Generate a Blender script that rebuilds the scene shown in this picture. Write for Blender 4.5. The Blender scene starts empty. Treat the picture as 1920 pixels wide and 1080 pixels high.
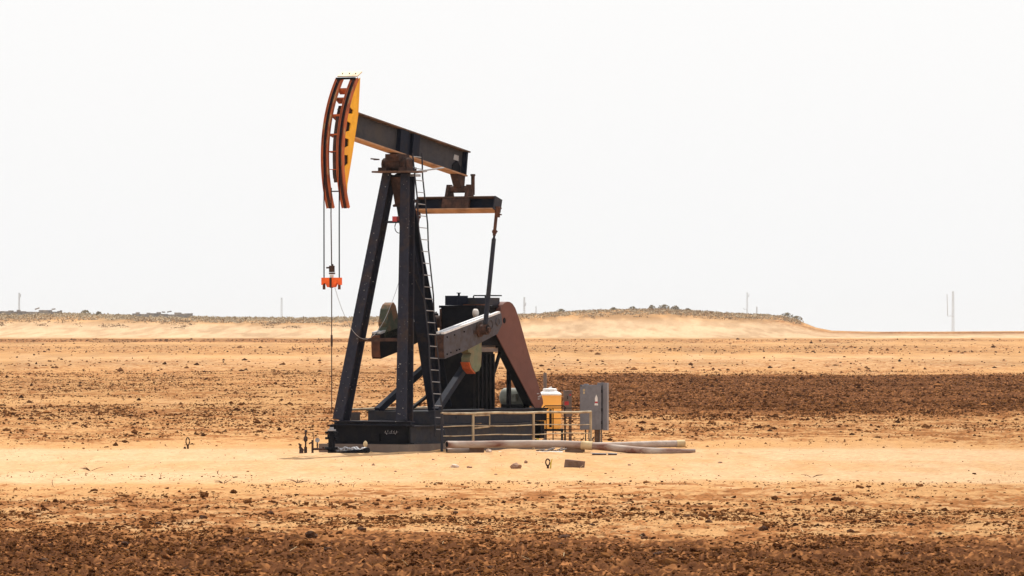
import bpy, math, random
import numpy as np
from mathutils import Vector, Matrix

random.seed(7)
RNG = np.random.default_rng(7)
S = bpy.context.scene
COL = S.collection
R = math.radians

# ------------------------------------------------------------------ camera
F, CH, HY = 11250.0, 3.04, 620.0          # focal length in photo pixels, eye height, horizon row
cam_d = bpy.data.cameras.new('camera')
cam = bpy.data.objects.new('camera', cam_d); COL.objects.link(cam)
cam.location = (0, 0, CH); cam.rotation_euler = (R(90), 0, 0)
cam_d.sensor_width = 36.0; cam_d.lens = 36.0 * F / 1920.0
cam_d.shift_y = (HY - 540.0) / 1920.0
cam_d.clip_start = 0.5; cam_d.clip_end = 30000
S.camera = cam

# ------------------------------------------------------------------ sky, sun, exposure
SUN_EL, SUN_AZ = 57.0, 10.0               # degrees; azimuth to the right of straight ahead
w = bpy.data.worlds.new('World'); S.world = w; w.use_nodes = True
nt = w.node_tree; nt.nodes.clear()
wo = nt.nodes.new('ShaderNodeOutputWorld'); bg = nt.nodes.new('ShaderNodeBackground')
sky = nt.nodes.new('ShaderNodeTexSky'); sky.sky_type = 'NISHITA'; sky.sun_disc = False
sky.sun_elevation = R(SUN_EL); sky.sun_rotation = R(SUN_AZ)
sky.air_density = 1.0; sky.dust_density = 6.0; sky.ozone_density = 1.0
mx = nt.nodes.new('ShaderNodeMix'); mx.data_type = 'RGBA'
mx.inputs[0].default_value = 0.86
mx.inputs[7].default_value = (9.66, 9.68, 9.72, 1)     # high white overcast veil
nt.links.new(sky.outputs[0], mx.inputs[6]); nt.links.new(mx.outputs[2], bg.inputs[0])
bg.inputs[1].default_value = 0.1
nt.links.new(bg.outputs[0], wo.inputs[0])

sun_d = bpy.data.lights.new('sun', 'SUN'); sun_d.energy = 4.65; sun_d.angle = R(0.5)
sun_d.color = (1.0, 0.95, 0.86)
sun = bpy.data.objects.new('sun', sun_d); COL.objects.link(sun)
to_sun = Vector((math.cos(R(SUN_EL)) * math.sin(R(SUN_AZ)), math.cos(R(SUN_EL)) * math.cos(R(SUN_AZ)), math.sin(R(SUN_EL))))
sun.rotation_euler = to_sun.to_track_quat('Z', 'Y').to_euler(); sun.location = (30, 120, 80)

S.view_settings.view_transform = 'Standard'; S.view_settings.look = 'None'
S.view_settings.exposure = 0.17; S.view_settings.gamma = 1.0
S.render.engine = 'CYCLES'
S.cycles.use_denoising = True
S.cycles.max_bounces = 6; S.cycles.diffuse_bounces = 3; S.cycles.volume_bounces = 0
S.cycles.transparent_max_bounces = 6
S.cycles.sample_clamp_indirect = 4.0

# ------------------------------------------------------------------ mapping helpers (how the photo was surveyed)
def at(px, py, Y):
    return Vector(((px - 960) / F * Y, Y, CH - (py - HY) / F * Y))
def Yg(py): return F * CH / (py - HY)     # distance of flat ground seen at row py
def gp(px, py): return at(px, py, Yg(py))

TH = R(30); SI, CO = math.sin(TH), math.cos(TH)
OX, OY = -2.867, 150.0                    # pump jack origin on the ground
def uz(px, py, v):
    k = (px - 960) / F                    # (OX - u SI + v CO) = k (OY - u CO - v SI)
    u = (OX + v * CO - k * OY + k * v * SI) / (SI - k * CO)
    Y = OY - u * CO - v * SI
    return (u, CH - (py - HY) / F * Y)
def P(px, py, v):
    u, z = uz(px, py, v); return Vector((u, v, z))

# ------------------------------------------------------------------ materials
MATS = {}
def _nodes(name):
    m = bpy.data.materials.new(name); m.use_nodes = True
    n = m.node_tree; b = n.nodes['Principled BSDF']; MATS[name] = m
    return m, n, b
def paint(name, base, wear=None, amt=0.45, scale=6.0, rough=0.55, spots=None, spec=0.2, metal=0.0, stretch=(1, 1, 1)):
    """painted or bare surface with blotchy wear, fine grime and optional light chips"""
    m, n, b = _nodes(name)
    tc = n.nodes.new('ShaderNodeTexCoord'); mp = n.nodes.new('ShaderNodeMapping')
    mp.inputs['Scale'].default_value = stretch
    n.links.new(tc.outputs['Object'], mp.inputs[0])
    def noise(sc, det, rg=0.6):
        t = n.nodes.new('ShaderNodeTexNoise'); t.inputs['Scale'].default_value = sc
        t.inputs['Detail'].default_value = det; t.inputs['Roughness'].default_value = rg
        n.links.new(mp.outputs[0], t.inputs['Vector']); return t
    def ramp(src, lo, hi):
        r = n.nodes.new('ShaderNodeMapRange'); r.inputs[1].default_value = lo; r.inputs[2].default_value = hi
        n.links.new(src, r.inputs[0]); return r.outputs[0]
    def mix(fac, a, bcol):
        x = n.nodes.new('ShaderNodeMix'); x.data_type = 'RGBA'
        if isinstance(fac, float): x.inputs[0].default_value = fac
        else: n.links.new(fac, x.inputs[0])
        if isinstance(a, tuple): x.inputs[6].default_value = a + (1,)
        else: n.links.new(a, x.inputs[6])
        if isinstance(bcol, tuple): x.inputs[7].default_value = bcol + (1,)
        else: n.links.new(bcol, x.inputs[7])
        return x.outputs[2]
    g = noise(scale * 4, 5)
    c = mix(ramp(g.outputs[0], 0.3, 0.7), tuple(v * 0.78 for v in base), tuple(min(1, v * 1.15) for v in base))
    if wear:
        wn = noise(scale, 6, 0.65)
        c = mix(ramp(wn.outputs[0], 0.62 - amt * 0.4, 0.78 - amt * 0.25), c, wear)
    if spots:
        sp = noise(spots[1], 2, 0.4)
        c = mix(ramp(sp.outputs[0], spots[2], spots[2] + 0.03), c, spots[0])
    n.links.new(c, b.inputs['Base Color'])
    b.inputs['Roughness'].default_value = rough; b.inputs['Metallic'].default_value = metal
    b.inputs['Specular IOR Level'].default_value = spec
    bp = n.nodes.new('ShaderNodeBump'); bp.inputs['Strength'].default_value = 0.25; bp.inputs['Distance'].default_value = 0.01
    n.links.new(g.outputs[0], bp.inputs['Height']); n.links.new(bp.outputs[0], b.inputs['Normal'])
    return m
paint('navy', (.008, .011, .023), (.024, .018, .016), .25, 3.0, .5, spec=.05)
paint('navy_spotted', (.020, .021, .034), (.042, .028, .024), .32, 2.2, .5, spots=((.36, .33, .30), 21, .72), spec=.10)
paint('dusty_steel', (.026, .027, .038), (.042, .034, .032), .4, 2.0, .6, spec=.10)
paint('beam_web', (.043, .043, .052), (.056, .05, .05), .4, 1.6, .6, spec=.10)
paint('grey_steel', (.036, .037, .048), (.055, .045, .040), .35, 2.5, .6, spec=.10)
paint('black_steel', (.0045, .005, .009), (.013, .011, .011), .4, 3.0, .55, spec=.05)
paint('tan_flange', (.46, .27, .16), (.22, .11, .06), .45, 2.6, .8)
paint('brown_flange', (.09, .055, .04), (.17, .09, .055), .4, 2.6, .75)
paint('rust', (.13, .05, .027), (.05, .022, .016), .55, 5, .85)
paint('dark_rust', (.042, .024, .020), (.095, .046, .032), .42, 5, .85)
paint('track_rust', (.52, .14, .055), (.24, .07, .038), .45, 2.6, .85, stretch=(2.2, 3, .8), spots=((.40, .24, .11), 2.2, .60))
paint('groove', (.045, .021, .020), (.055, .025, .02), .4, 5, .8, spec=.05)
paint('yellow', (.93, .44, .02), (.74, .30, .03), .35, 1.4, .5)
paint('orange_rung', (.50, .11, .025), (.22, .06, .03), .45, 5, .7)
paint('cream', (.80, .66, .48), (.5, .33, .2), .25, 4, .7)
paint('bright_orange', (.85, .13, .02), (.55, .08, .02), .35, 5, .5)
paint('guard_brown', (.145, .056, .043), (.115, .044, .036), .45, 1.2, .55)
paint('crank_grey', (.070, .065, .079), (.050, .038, .036), .40, 6.0, .6)
paint('weight_green', (.145, .16, .10), (.20, .125, .07), .35, 2.2, .7)
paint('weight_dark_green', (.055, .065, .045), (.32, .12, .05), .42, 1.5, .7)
paint('orange_tip', (.38, .085, .025), (.5, .08, .02), .3, 4, .6)
paint('motor_green', (.23, .24, .205), (.12, .12, .10), .4, 4, .5)
paint('cabinet_grey', (.20, .195, .215), (.17, .165, .18), .35, 2.0, .45)
paint('cabinet_brown', (.17, .14, .13), (.12, .085, .07), .4, 3.0, .55)
paint('red', (.45, .05, .06), (.35, .05, .05), .3, 6, .5)
paint('white', (.80, .78, .76), (.65, .6, .55), .25, 5, .5)
paint('dirty_white', (.70, .66, .62), (.45, .35, .28), .35, 3, .6)
paint('rail_cream', (.48, .38, .25), (.24, .155, .09), .45, 3.5, .65)
paint('old_wood', (.20, .125, .085), (.11, .06, .04), .5, 6, .9, stretch=(1, 1, 4))
paint('cinder', (.21, .135, .10), (.13, .075, .055), .45, 6, .95)
paint('concrete', (.19, .15, .125), (.14, .10, .085), .5, 2.2, .9)
paint('pipe_old', (.50, .42, .355), (.17, .07, .048), .60, 1.1, .7, stretch=(.8, 2.5, 2.5))
paint('pipe_pale', (.46, .38, .33), (.27, .19, .145), .45, 2.6, .7)
paint('straw_paint', (.62, .48, .28), (.4, .28, .15), .4, 4, .8)
paint('yellow_stake', (.62, .46, .05), (.4, .25, .05), .3, 8, .6)
paint('foil', (.62, .62, .66), (.05, .05, .06), .6, 9, .3, spec=.8)
paint('rubber', (.012, .012, .014), (.03, .026, .024), .4, 6, .5, spec=.10)
paint('sunlit_steel', (.72, .72, .74), (.5, .48, .46), .25, 3, .4)  # near-white, carries the sunlight on the crank top in its colour
paint('galvanised', (.34, .34, .36), (.24, .23, .23), .4, 3, .5)
paint('rock', (.34, .20, .13), (.22, .12, .08), .5, 9, .95)
paint('pale_rock', (.66, .53, .43), (.45, .30, .21), .4, 9, .9)
paint('bush', (.22, .18, .105), (.33, .25, .15), .5, 2, .95)
paint('scrub', (.40, .31, .20), (.52, .41, .27), .5, .35, .95)
paint('wall_grey', (.26, .235, .225), (.42, .36, .31), .5, .6, .9)
paint('mast', (.50, .50, .51), None, .3, 1, .6)
paint('twig', (.16, .085, .045), (.07, .035, .02), .4, 8, .9)
paint('straw', (.75, .58, .34), (.55, .38, .2), .4, 8, .9)
paint('lettering', (.45, .42, .42), (.25, .24, .25), .5, 20, .7)
# tank: thin translucent plastic full of amber liquid
m, n, b = _nodes('amber_plastic')
b.inputs['Base Color'].default_value = (.95, .58, .21, 1); b.inputs['Roughness'].default_value = .4
tr = n.nodes.new('ShaderNodeBsdfTranslucent'); tr.inputs[0].default_value = (1.0, .70, .29, 1)
ms = n.nodes.new('ShaderNodeMixShader'); ms.inputs[0].default_value = .7
n.links.new(b.outputs[0], ms.inputs[1]); n.links.new(tr.outputs[0], ms.inputs[2])
n.links.new(ms.outputs[0], n.nodes['Material Output'].inputs[0])
# soil: colour measured per vertex plus fine procedural grain
def soil_mat(name, grain, amp):
    m, n, b = _nodes(name)
    a = n.nodes.new('ShaderNodeAttribute'); a.attribute_name = 'soil'
    tc = n.nodes.new('ShaderNodeTexCoord')
    t = n.nodes.new('ShaderNodeTexNoise'); t.inputs['Scale'].default_value = grain; t.inputs['Detail'].default_value = 5
    t.inputs['Roughness'].default_value = .65
    n.links.new(tc.outputs['Object'], t.inputs['Vector'])
    r = n.nodes.new('ShaderNodeMapRange'); r.inputs[1].default_value = .3; r.inputs[2].default_value = .7
    r.inputs[3].default_value = 1 - amp; r.inputs[4].default_value = 1 + amp
    n.links.new(t.outputs[0], r.inputs[0])
    v = n.nodes.new('ShaderNodeVectorMath'); v.operation = 'SCALE'
    n.links.new(a.outputs['Color'], v.inputs[0]); n.links.new(r.outputs[0], v.inputs['Scale'])
    n.links.new(v.outputs[0], b.inputs['Base Color'])
    b.inputs['Roughness'].default_value = 1; b.inputs['Specular IOR Level'].default_value = .0
soil_mat('soil', 9.0, .16)
soil_mat('clod_soil', 14.0, .3)

# ------------------------------------------------------------------ mesh builder
class MB:
    def __init__(s): s.v = []; s.f = []; s.sm = []
    def add(s, vs, fs, smooth=False):
        o = len(s.v); s.v += [tuple(x) for x in vs]
        s.f += [tuple(i + o for i in f) for f in fs]; s.sm += [smooth] * len(fs)
    def hexa(s, p):   # p: bottom 4 ccw, top 4 ccw
        s.add(p, [(3, 2, 1, 0), (4, 5, 6, 7), (0, 1, 5, 4), (1, 2, 6, 5), (2, 3, 7, 6), (3, 0, 4, 7)])
    def box(s, x0, x1, y0, y1, z0, z1):
        s.hexa([(x0, y0, z0), (x1, y0, z0), (x1, y1, z0), (x0, y1, z0), (x0, y0, z1), (x1, y0, z1), (x1, y1, z1), (x0, y1, z1)])
        return s
    def bar(s, p, q, w, h, up=(0, 0, 1), w2=None, h2=None):
        p, q = Vector(p), Vector(q); d = (q - p).normalized(); up = Vector(up)
        a = d.cross(up).normalized(); c = a.cross(d).normalized()
        w2 = w if w2 is None else w2; h2 = h if h2 is None else h2
        def ring(o, w, h): return [o - a * w / 2 - c * h / 2, o + a * w / 2 - c * h / 2, o + a * w / 2 + c * h / 2, o - a * w / 2 + c * h / 2]
        s.hexa(ring(p, w, h) + ring(q, w2, h2)); return s
    def tube(s, pts, r, n=10, cap=True):
        pts = [Vector(p) for p in pts]; rs = r if isinstance(r, (list, tuple)) else [r] * len(pts)
        ref = Vector((0, 0, 1)); d0 = (pts[-1] - pts[0]).normalized()
        if abs(d0.z) > .8: ref = Vector((1, 0, 0))
        rings = []
        for i, p in enumerate(pts):
            d = (pts[min(i + 1, len(pts) - 1)] - pts[max(i - 1, 0)]).normalized()
            a = d.cross(ref).normalized(); c = a.cross(d)
            rings.append([p + (a * math.cos(t) + c * math.sin(t)) * rs[i] for t in [2 * math.pi * k / n for k in range(n)]])
        vs = [x for rg in rings for x in rg]; fs = []
        for i in range(len(pts) - 1):
            for k in range(n):
                fs.append((i * n + k, i * n + (k + 1) % n, (i + 1) * n + (k + 1) % n, (i + 1) * n + k))
        s.add(vs, fs, True)
        if cap:
            s.add(rings[0], [tuple(range(n - 1, -1, -1))]); s.add(rings[-1], [tuple(range(n))])
        return s
    def prism(s, poly, v0, v1, smooth=False):     # outline in (u, z), pushed along v
        n = len(poly); area = sum(poly[i][0] * poly[(i + 1) % n][1] - poly[(i + 1) % n][0] * poly[i][1] for i in range(n))
        if area < 0: poly = poly[::-1]
        a = [(p[0], v0, p[1]) for p in poly]; b = [(p[0], v1, p[1]) for p in poly]
        s.add(a, [tuple(range(n))]); s.add(b, [tuple(range(n - 1, -1, -1))])
        s.add(a + b, [(i, n + i, n + (i + 1) % n, (i + 1) % n) for i in range(n)], smooth)
        return s
    def hbeam(s, p, q, w, h, tw, tf, up, q_scale=1.0):
        p, q = Vector(p), Vector(q); d = (q - p).normalized(); up = Vector(up)
        a = d.cross(up).normalized(); c = a.cross(d).normalized()
        for sg in (-1, 1):
            s.bar(p + c * sg * (h - tf) / 2, q + c * sg * (h * q_scale - tf) / 2, w, tf, c, w * q_scale)
        s.bar(p, q, tw, h - 2 * tf, c, tw, h * q_scale - 2 * tf)
        return s
    def lathe(s, p, axis, prof, n=20, smooth=True):
        p = Vector(p); d = Vector(axis).normalized(); ref = Vector((0, 0, 1)) if abs(d.z) < .8 else Vector((1, 0, 0))
        a = d.cross(ref).normalized(); c = a.cross(d)
        for (t0, r0), (t1, r1) in zip(prof, prof[1:]):
            vs = [p + d * t + (a * math.cos(x) + c * math.sin(x)) * rr for t, rr in ((t0, r0), (t1, r1)) for x in [2 * math.pi * k / n for k in range(n)]]
            s.add(vs, [(k, (k + 1) % n, n + (k + 1) % n, n + k) for k in range(n)], smooth)
        return s
    def build(s, name, mat, parent=None, origin=None):
        me = bpy.data.meshes.new(name)
        vs = s.v
        if origin is not None:
            ox, oy, oz = origin; vs = [(x - ox, y - oy, z - oz) for x, y, z in vs]
        me.from_pydata([tuple(v) for v in vs], [], s.f); me.update()
        me.polygons.foreach_set('use_smooth', s.sm)
        import bmesh
        bm = bmesh.new(); bm.from_mesh(me); bmesh.ops.recalc_face_normals(bm, faces=bm.faces); bm.to_mesh(me); bm.free()
        me.materials.append(MATS[mat])
        o = bpy.data.objects.new(name, me); COL.objects.link(o)
        if origin is not None: o.location = origin
        if parent is not None: o.parent = parent
        return o
def tag(o, label, cat, group=None, kind=None):
    if label: o['label'] = label
    if cat: o['category'] = cat
    if group: o['group'] = group
    if kind: o['kind'] = kind
    return o
def thing(name, label, cat, loc=(0, 0, 0), rz=0.0, group=None):
    o = bpy.data.objects.new(name, None); COL.objects.link(o)
    o.location = loc; o.rotation_euler = (0, 0, rz); o.empty_display_size = .3
    return tag(o, label, cat, group)

# ------------------------------------------------------------------ terrain
def hsh(ix, iy, seed):
    h = (ix.astype(np.int64) * 374761393 + iy.astype(np.int64) * 668265263 + seed * 982451653) & 0xFFFFFFFF
    h = ((h ^ (h >> 13)) * 1274126177) & 0xFFFFFFFF
    h = ((h ^ (h >> 16)) * 2246822519) & 0xFFFFFFFF
    return ((h ^ (h >> 15)) & 0xFFFFFF).astype(np.float32) / float(0xFFFFFF)
def vn(x, y, seed=0):
    x = np.asarray(x, np.float64); y = np.asarray(y, np.float64)
    x0 = np.floor(x); y0 = np.floor(y); fx = (x - x0).astype(np.float32); fy = (y - y0).astype(np.float32)
    fx = fx * fx * (3 - 2 * fx); fy = fy * fy * (3 - 2 * fy)
    a = hsh(x0, y0, seed); b = hsh(x0 + 1, y0, seed); c = hsh(x0, y0 + 1, seed); d = hsh(x0 + 1, y0 + 1, seed)
    return (a + (b - a) * fx) * (1 - fy) + (c + (d - c) * fx) * fy
def sst(a, b, x):
    t = np.clip((x - a) / (b - a), 0, 1); return t * t * (3 - 2 * t)

KD = np.array([0, 427, 600, 800, 1000, 1150, 1250, 1350, 1450, 1520])
KP = np.array([0, 700, 675, 657, 645, 636.5, 632, 627, 623, 622.5])
KZ = CH - (KP - HY) / F * KD; KZ[0] = 0; KZ[1] = 0
# height of the ridge line at 1500 m, by bearing (bearing as a photo column)
RPX = np.array([-6000, -300, 0, 120, 250, 420, 560, 700, 850, 960, 1040, 1100, 1180, 1240, 1290, 1350, 1430, 1470, 1500, 1530, 1560, 1650, 1920, 2200, 8000])
RPY = np.array([594, 592, 590, 589, 593, 597, 598, 596, 595, 592, 587, 583.5, 581, 581, 583, 587, 591, 594, 602, 614, 620, 622, 621, 621, 622])
def terrain(X, Y):
    """smooth land form, before clods"""
    X = np.asarray(X, float); Y = np.asarray(Y, float)
    D = np.maximum(Y, 1.0)
    z = np.interp(D, KD, KZ)
    px = 960 + F * X / D
    rise = np.interp(px, RPX, 622.5 - RPY) / F * 1500.0
    k = sst(1180, 1500, D) ** 1.15
    z = z + rise * k
    z = z - sst(1530, 2600, D) * (rise + 9.0) - sst(2600, 6000, D) * 12
    z = z + .035 * sst(141, 147.2, Y) * (1 - sst(151, 156, Y)) * np.exp(-(((X + .5) / 8.0) ** 4))
    z = z + (vn(X / 9, Y / 9, 5) - .5) * .10 * sst(40, 130, np.abs(Y - 150)) 
    return z
def bands(X, Y):
    """p: how freshly ploughed; t: how sandy and bare; by place on the land"""
    wob = (vn(X / 4.5, Y / 30, 11) - .5) * 2; wob2 = (vn(X / 1.3, Y / 9, 12) - .5) * 2
    D = Y + wob * 2.2 + wob2 * 1.0
    Dn = D + X * .25 
    front = 1 - sst(81, 99, Dn)
    mid = .33 * (1 - sst(100, 122, D)) * sst(83, 93, Dn) + .10 * (1 - sst(118, 123, D)) * sst(100, 110, D)
    D2 = Y + wob * 7 + wob2 * 3
    east = sst(-6, 4, X + wob * 3 - (Y - 300) * .012)
    back = .33 * sst(158, 172, D2) * (1 - sst(230, 270, D2))
    strip_e = 1.0 * sst(188, 248, D2) * (1 - sst(392, 440, D2)) * east
    strip_w = .30 * sst(250, 285, D2) * (1 - sst(430, 520, D2)) * (1 - east)
    D3 = Y + wob * 25 + (vn(X / 30, Y / 120, 14) - .5) * 60
    far = .24 * sst(405, 430, D3) * (1 - sst(520, 660, D3)) + .26 * sst(700, 760, D3) * (1 - sst(900, 960, D3))
    px = 960 + F * X / np.maximum(Y, 1)
    far = far + .60 * sst(1030, 1065, D3) * (1 - sst(1150, 1185, D3)) * (1 - sst(500, 1100, px) * .5)
    far = far + .60 * sst(1290, 1320, D3) * (1 - sst(1400, 1440, D3)) * sst(1350, 1620, px)
    p = np.clip(np.maximum.reduce([front, mid, back, strip_e, strip_w, far]), 0, 1)
    t = np.maximum(sst(119, 123, D) * (1 - sst(130, 133, D)), sst(139, 142, D) * (1 - sst(152, 158, D)))
    t = t * (1 - .5 * np.exp(-((X - .5) / 7.0) ** 2))
    t = np.maximum(t, (.66 - .22 * np.exp(-((X - .5) / 8.0) ** 2)) * sst(118, 124, D) * (1 - sst(150, 160, D)))
    t = np.maximum(t, .85 * sst(1180, 1230, Y) * (1 - sst(1330, 1420, Y)))
    t = np.maximum(t, .35 * sst(430, 520, Y) * (1 - sst(640, 720, Y)))
    return p, t
LIGHT = np.array([.475, .315, .185]); MED = np.array([.415, .232, .104]); BROWN = np.array([.26, .112, .043]); DARK = np.array([.102, .042, .019]); PALE = np.array([.50, .355, .225])
def soil_colour(X, Y, p, t, bump):
    n1 = vn(X / .5, Y / 1.4, 21); n2 = vn(X / .13, Y / .35, 22); n3 = vn(X / 2.4, Y / 8, 23); n4 = vn(X / 14, Y / 60, 24)
    sc = np.clip(Y / 150, 1, 14); n5 = vn(X / (.35 * sc), Y / (4.0 * sc), 25)
    m = np.clip(t + (n3 - .5) * .45 + (n5 - .5) * .5, 0, 1)[:, None]
    c = MED * (1 - m) + LIGHT * m
    q = np.clip(p * 1.25 + (n1 - .5) * .75 + (n2 - .5) * .75 + (n3 - .5) * .22 + (n5 - .5) * .25 - .12, 0, 1) * sst(0, .12, p)
    qa = sst(.08, .5, q)[:, None]; qb = sst(.5, 1.0, q)[:, None]
    c = c * (1 - qa) + BROWN * qa; c = c * (1 - qb) + DARK * qb
    n6 = vn(X / .038, Y / .12, 26); n7 = vn(X / .072, Y / .24, 27); fine = (1 - sst(420, 700, Y)) * sst(.1, .5, p)
    c = c * (1 + ((n6 - .5) * .22 + (n7 - .5) * .20) * (1 - sst(300, 700, Y)))[:, None]
    sp = sst(.70, .85, n7 * .55 + n1 * .3 + n3 * .15)[:, None] * (1 - sst(.2, .5, p))[:, None] * (1 - sst(300, 600, Y))[:, None] * .45
    c = c * (1 - sp) + BROWN * .9 * sp
    sk = sst(.60, .80, n6 * .55 + n7 * .45 + (n1 - .5) * .25)[:, None] * fine[:, None] * .85
    c = c * (1 - sk) + BROWN * 1.3 * sk
    dk = sst(.56, .74, n7 * .6 + (1 - n6) * .4)[:, None] * fine[:, None] * .8
    c = c * (1 - dk) + DARK * .5 * dk
    fp = (sst(1180, 1240, Y) * (1 - sst(1330, 1400, Y)) * .7)[:, None]
    c = c * (1 - fp) + PALE * fp
    # the hill flank is mottled with dry grass
    hill = sst(1290, 1420, Y) * (1 - sst(1560, 1600, Y)); px = 960 + F * X / Y
    hm = np.clip((vn(X / 1.6, Y / 26, 31) * .5 + vn(X / 7, Y / 40, 32) * .5 - .38) * 3.5, 0, 1) * hill * (1 - sst(1500, 1620, px)) * .85
    hm = np.maximum(hm, np.clip((vn(X / 1.1, Y / 18, 34) * .5 + vn(X / 5, Y / 45, 35) * .5 - .42) * 3, 0, 1) * .45 * sst(430, 560, Y) * (1 - sst(1500, 1560, Y)))
    c = c * (1 - hm[:, None]) + np.array([.25, .145, .072]) * hm[:, None]
    rg = sst(1405, 1450, Y + (vn(X / 2.5, Y / 40, 33) - .5) * 60 - 45 * sst(900, 1000, px)) * (1 - sst(1500, 1545, px)) * .8
    c = c * (1 - rg[:, None]) + np.array([.22, .165, .10]) * rg[:, None]
    c = c * (1 + (n2 - .5) * .18 + (n4 - .5) * .22)[:, None]
    return np.clip(c, .01, .8)
def relief(X, Y, p, t):
    n1 = vn(X / .17, Y / .20, 41); n2 = vn(X / .08, Y / .10, 42); n3 = vn(X / .6, Y / .8, 43); n4 = vn(X / .05, Y / .07, 44)
    near = 1 - sst(150, 420, Y)
    lump = np.maximum(n1 - .5, 0) * .11 + np.maximum(n2 - .5, 0) * .09 * near + (n3 - .5) * .06 + n4 * .025 * near
    a = p * 1.0 + .10 + .05 * (1 - t)
    pad = np.exp(-(((X - 0) / 9) ** 4)) * sst(143, 146, Y) * (1 - sst(158, 162, Y))
    drift = np.maximum(vn(X / .9, Y / 1.1, 51) - .45, 0) * .17 * sst(146, 147.2, Y) * (1 - sst(149.2, 150.5, Y)) * np.exp(-(((X - .6) / 5.5) ** 4))
    return lump * a * (1 - .75 * pad) - .01 + drift
def ground_z(X, Y):
    X = np.atleast_1d(np.asarray(X, float)); Y = np.atleast_1d(np.asarray(Y, float))
    p, t = bands(X, Y); return terrain(X, Y) + relief(X, Y, p, t)
def gz(x, y): return float(ground_z(x, y)[0])

def mesh_np(name, V, Fq, cols, mat, smooth=False):
    me = bpy.data.meshes.new(name)
    k = Fq.shape[1]
    me.vertices.add(len(V)); me.vertices.foreach_set('co', V.astype(np.float32).ravel())
    me.loops.add(Fq.size); me.loops.foreach_set('vertex_index', Fq.astype(np.int32).ravel())
    me.polygons.add(len(Fq)); me.polygons.foreach_set('loop_start', np.arange(0, Fq.size, k, dtype=np.int32))
    me.polygons.foreach_set('loop_total', np.full(len(Fq), k, np.int32))
    me.polygons.foreach_set('use_smooth', np.full(len(Fq), smooth))
    me.update(calc_edges=True)
    if cols is not None:
        at_ = me.color_attributes.new('soil', 'FLOAT_COLOR', 'POINT')
        rgba = np.ones((len(V), 4), np.float32); rgba[:, :3] = cols
        at_.data.foreach_set('color', rgba.ravel())
    me.materials.append(MATS[mat])
    o = bpy.data.objects.new(name, me); COL.objects.link(o); return o

rows = [np.linspace(4, 68, 14)[:-1], np.geomspace(68, 104, 760)[:-1], np.geomspace(104, 165, 420)[:-1], np.geomspace(165, 450, 520)[:-1],
        np.geomspace(450, 1560, 330)[:-1], np.geomspace(1560, 6000, 24)]
RY = np.concatenate(rows)
ang = np.concatenate([-np.geomspace(.135, 1.6, 150)[::-1][:-1], np.linspace(-.135, -.092, 130)[:-1], np.linspace(-.092, .092, 940), np.linspace(.092, .135, 130)[1:], np.geomspace(.135, 1.6, 150)[1:]])
GX = (RY[:, None] * ang[None, :]).ravel(); GY = np.repeat(RY, len(ang))
gp_, gt_ = bands(GX, GY)
rl = relief(GX, GY, gp_, gt_)
GZ = terrain(GX, GY) + rl
gc = soil_colour(GX, GY, gp_, gt_, rl)
nr, nc = len(RY), len(ang)
ii = (np.arange(nr - 1)[:, None] * nc + np.arange(nc - 1)[None, :]).ravel()
FQ = np.stack([ii, ii + 1, ii + nc + 1, ii + nc], 1)
ground = mesh_np('ground', np.stack([GX, GY, GZ], 1), FQ, gc, 'soil', True)
tag(ground, None, None, kind='structure')
del GX, GY, GZ, gc, gp_, gt_, rl, ii, FQ

# ---- clods of earth: uncountable, one mass
def ico():
    t = (1 + 5 ** .5) / 2
    v = np.array([(-1, t, 0), (1, t, 0), (-1, -t, 0), (1, -t, 0), (0, -1, t), (0, 1, t), (0, -1, -t), (0, 1, -t), (t, 0, -1), (t, 0, 1), (-t, 0, -1), (-t, 0, 1)], float)
    f = np.array([(0, 11, 5), (0, 5, 1), (0, 1, 7), (0, 7, 10), (0, 10, 11), (1, 5, 9), (5, 11, 4), (11, 10, 2), (10, 7, 6), (7, 1, 8), (3, 9, 4), (3, 4, 2), (3, 2, 6), (3, 6, 8), (3, 8, 9), (4, 9, 5), (2, 4, 11), (6, 2, 10), (8, 6, 7), (9, 8, 1)])
    return v / np.linalg.norm(v[0]), f
IV, IF = ico()
def clod_positions(n, d0, d1, half=.125):
    """uniform over the ground between two distances, within the view and a bit beyond"""
    Y = np.sqrt(RNG.uniform(d0 * d0, d1 * d1, n)); X = RNG.uniform(-half, half, n) * Y
    return X, Y
def scatter(specs):
    xs, ys, ss = [], [], []
    for n, d0, d1, smed, thr in specs:
        n = int(n * 1.35)
        X, Y = clod_positions(n, d0, d1)
        p, t = bands(X, Y)
        cl = vn(X / 2.2, Y / 5.0, 61) * .6 + vn(X / .7, Y / 1.6, 62) * .4
        keep = RNG.random(n) < np.clip((p * 1.1 + thr) * (.15 + 2.6 * sst(.35, .75, cl)), 0, 1)
        X, Y, p = X[keep], Y[keep], p[keep]
        s = smed * np.exp(RNG.normal(0, .48, len(X))) * (.6 + .5 * p)
        xs.append(X); ys.append(Y); ss.append(np.minimum(s, smed * 2.6))
    return np.concatenate(xs), np.concatenate(ys), np.concatenate(ss)
OV = np.array([(1, 0, 0), (-1, 0, 0), (0, 1, 0), (0, -1, 0), (0, 0, 1), (0, 0, -1)], float)
OF = np.array([(0, 2, 4), (2, 1, 4), (1, 3, 4), (3, 0, 4), (2, 0, 5), (1, 2, 5), (3, 1, 5), (0, 3, 5)])
VV, FF, CC = [], [], []; off = 0
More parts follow.
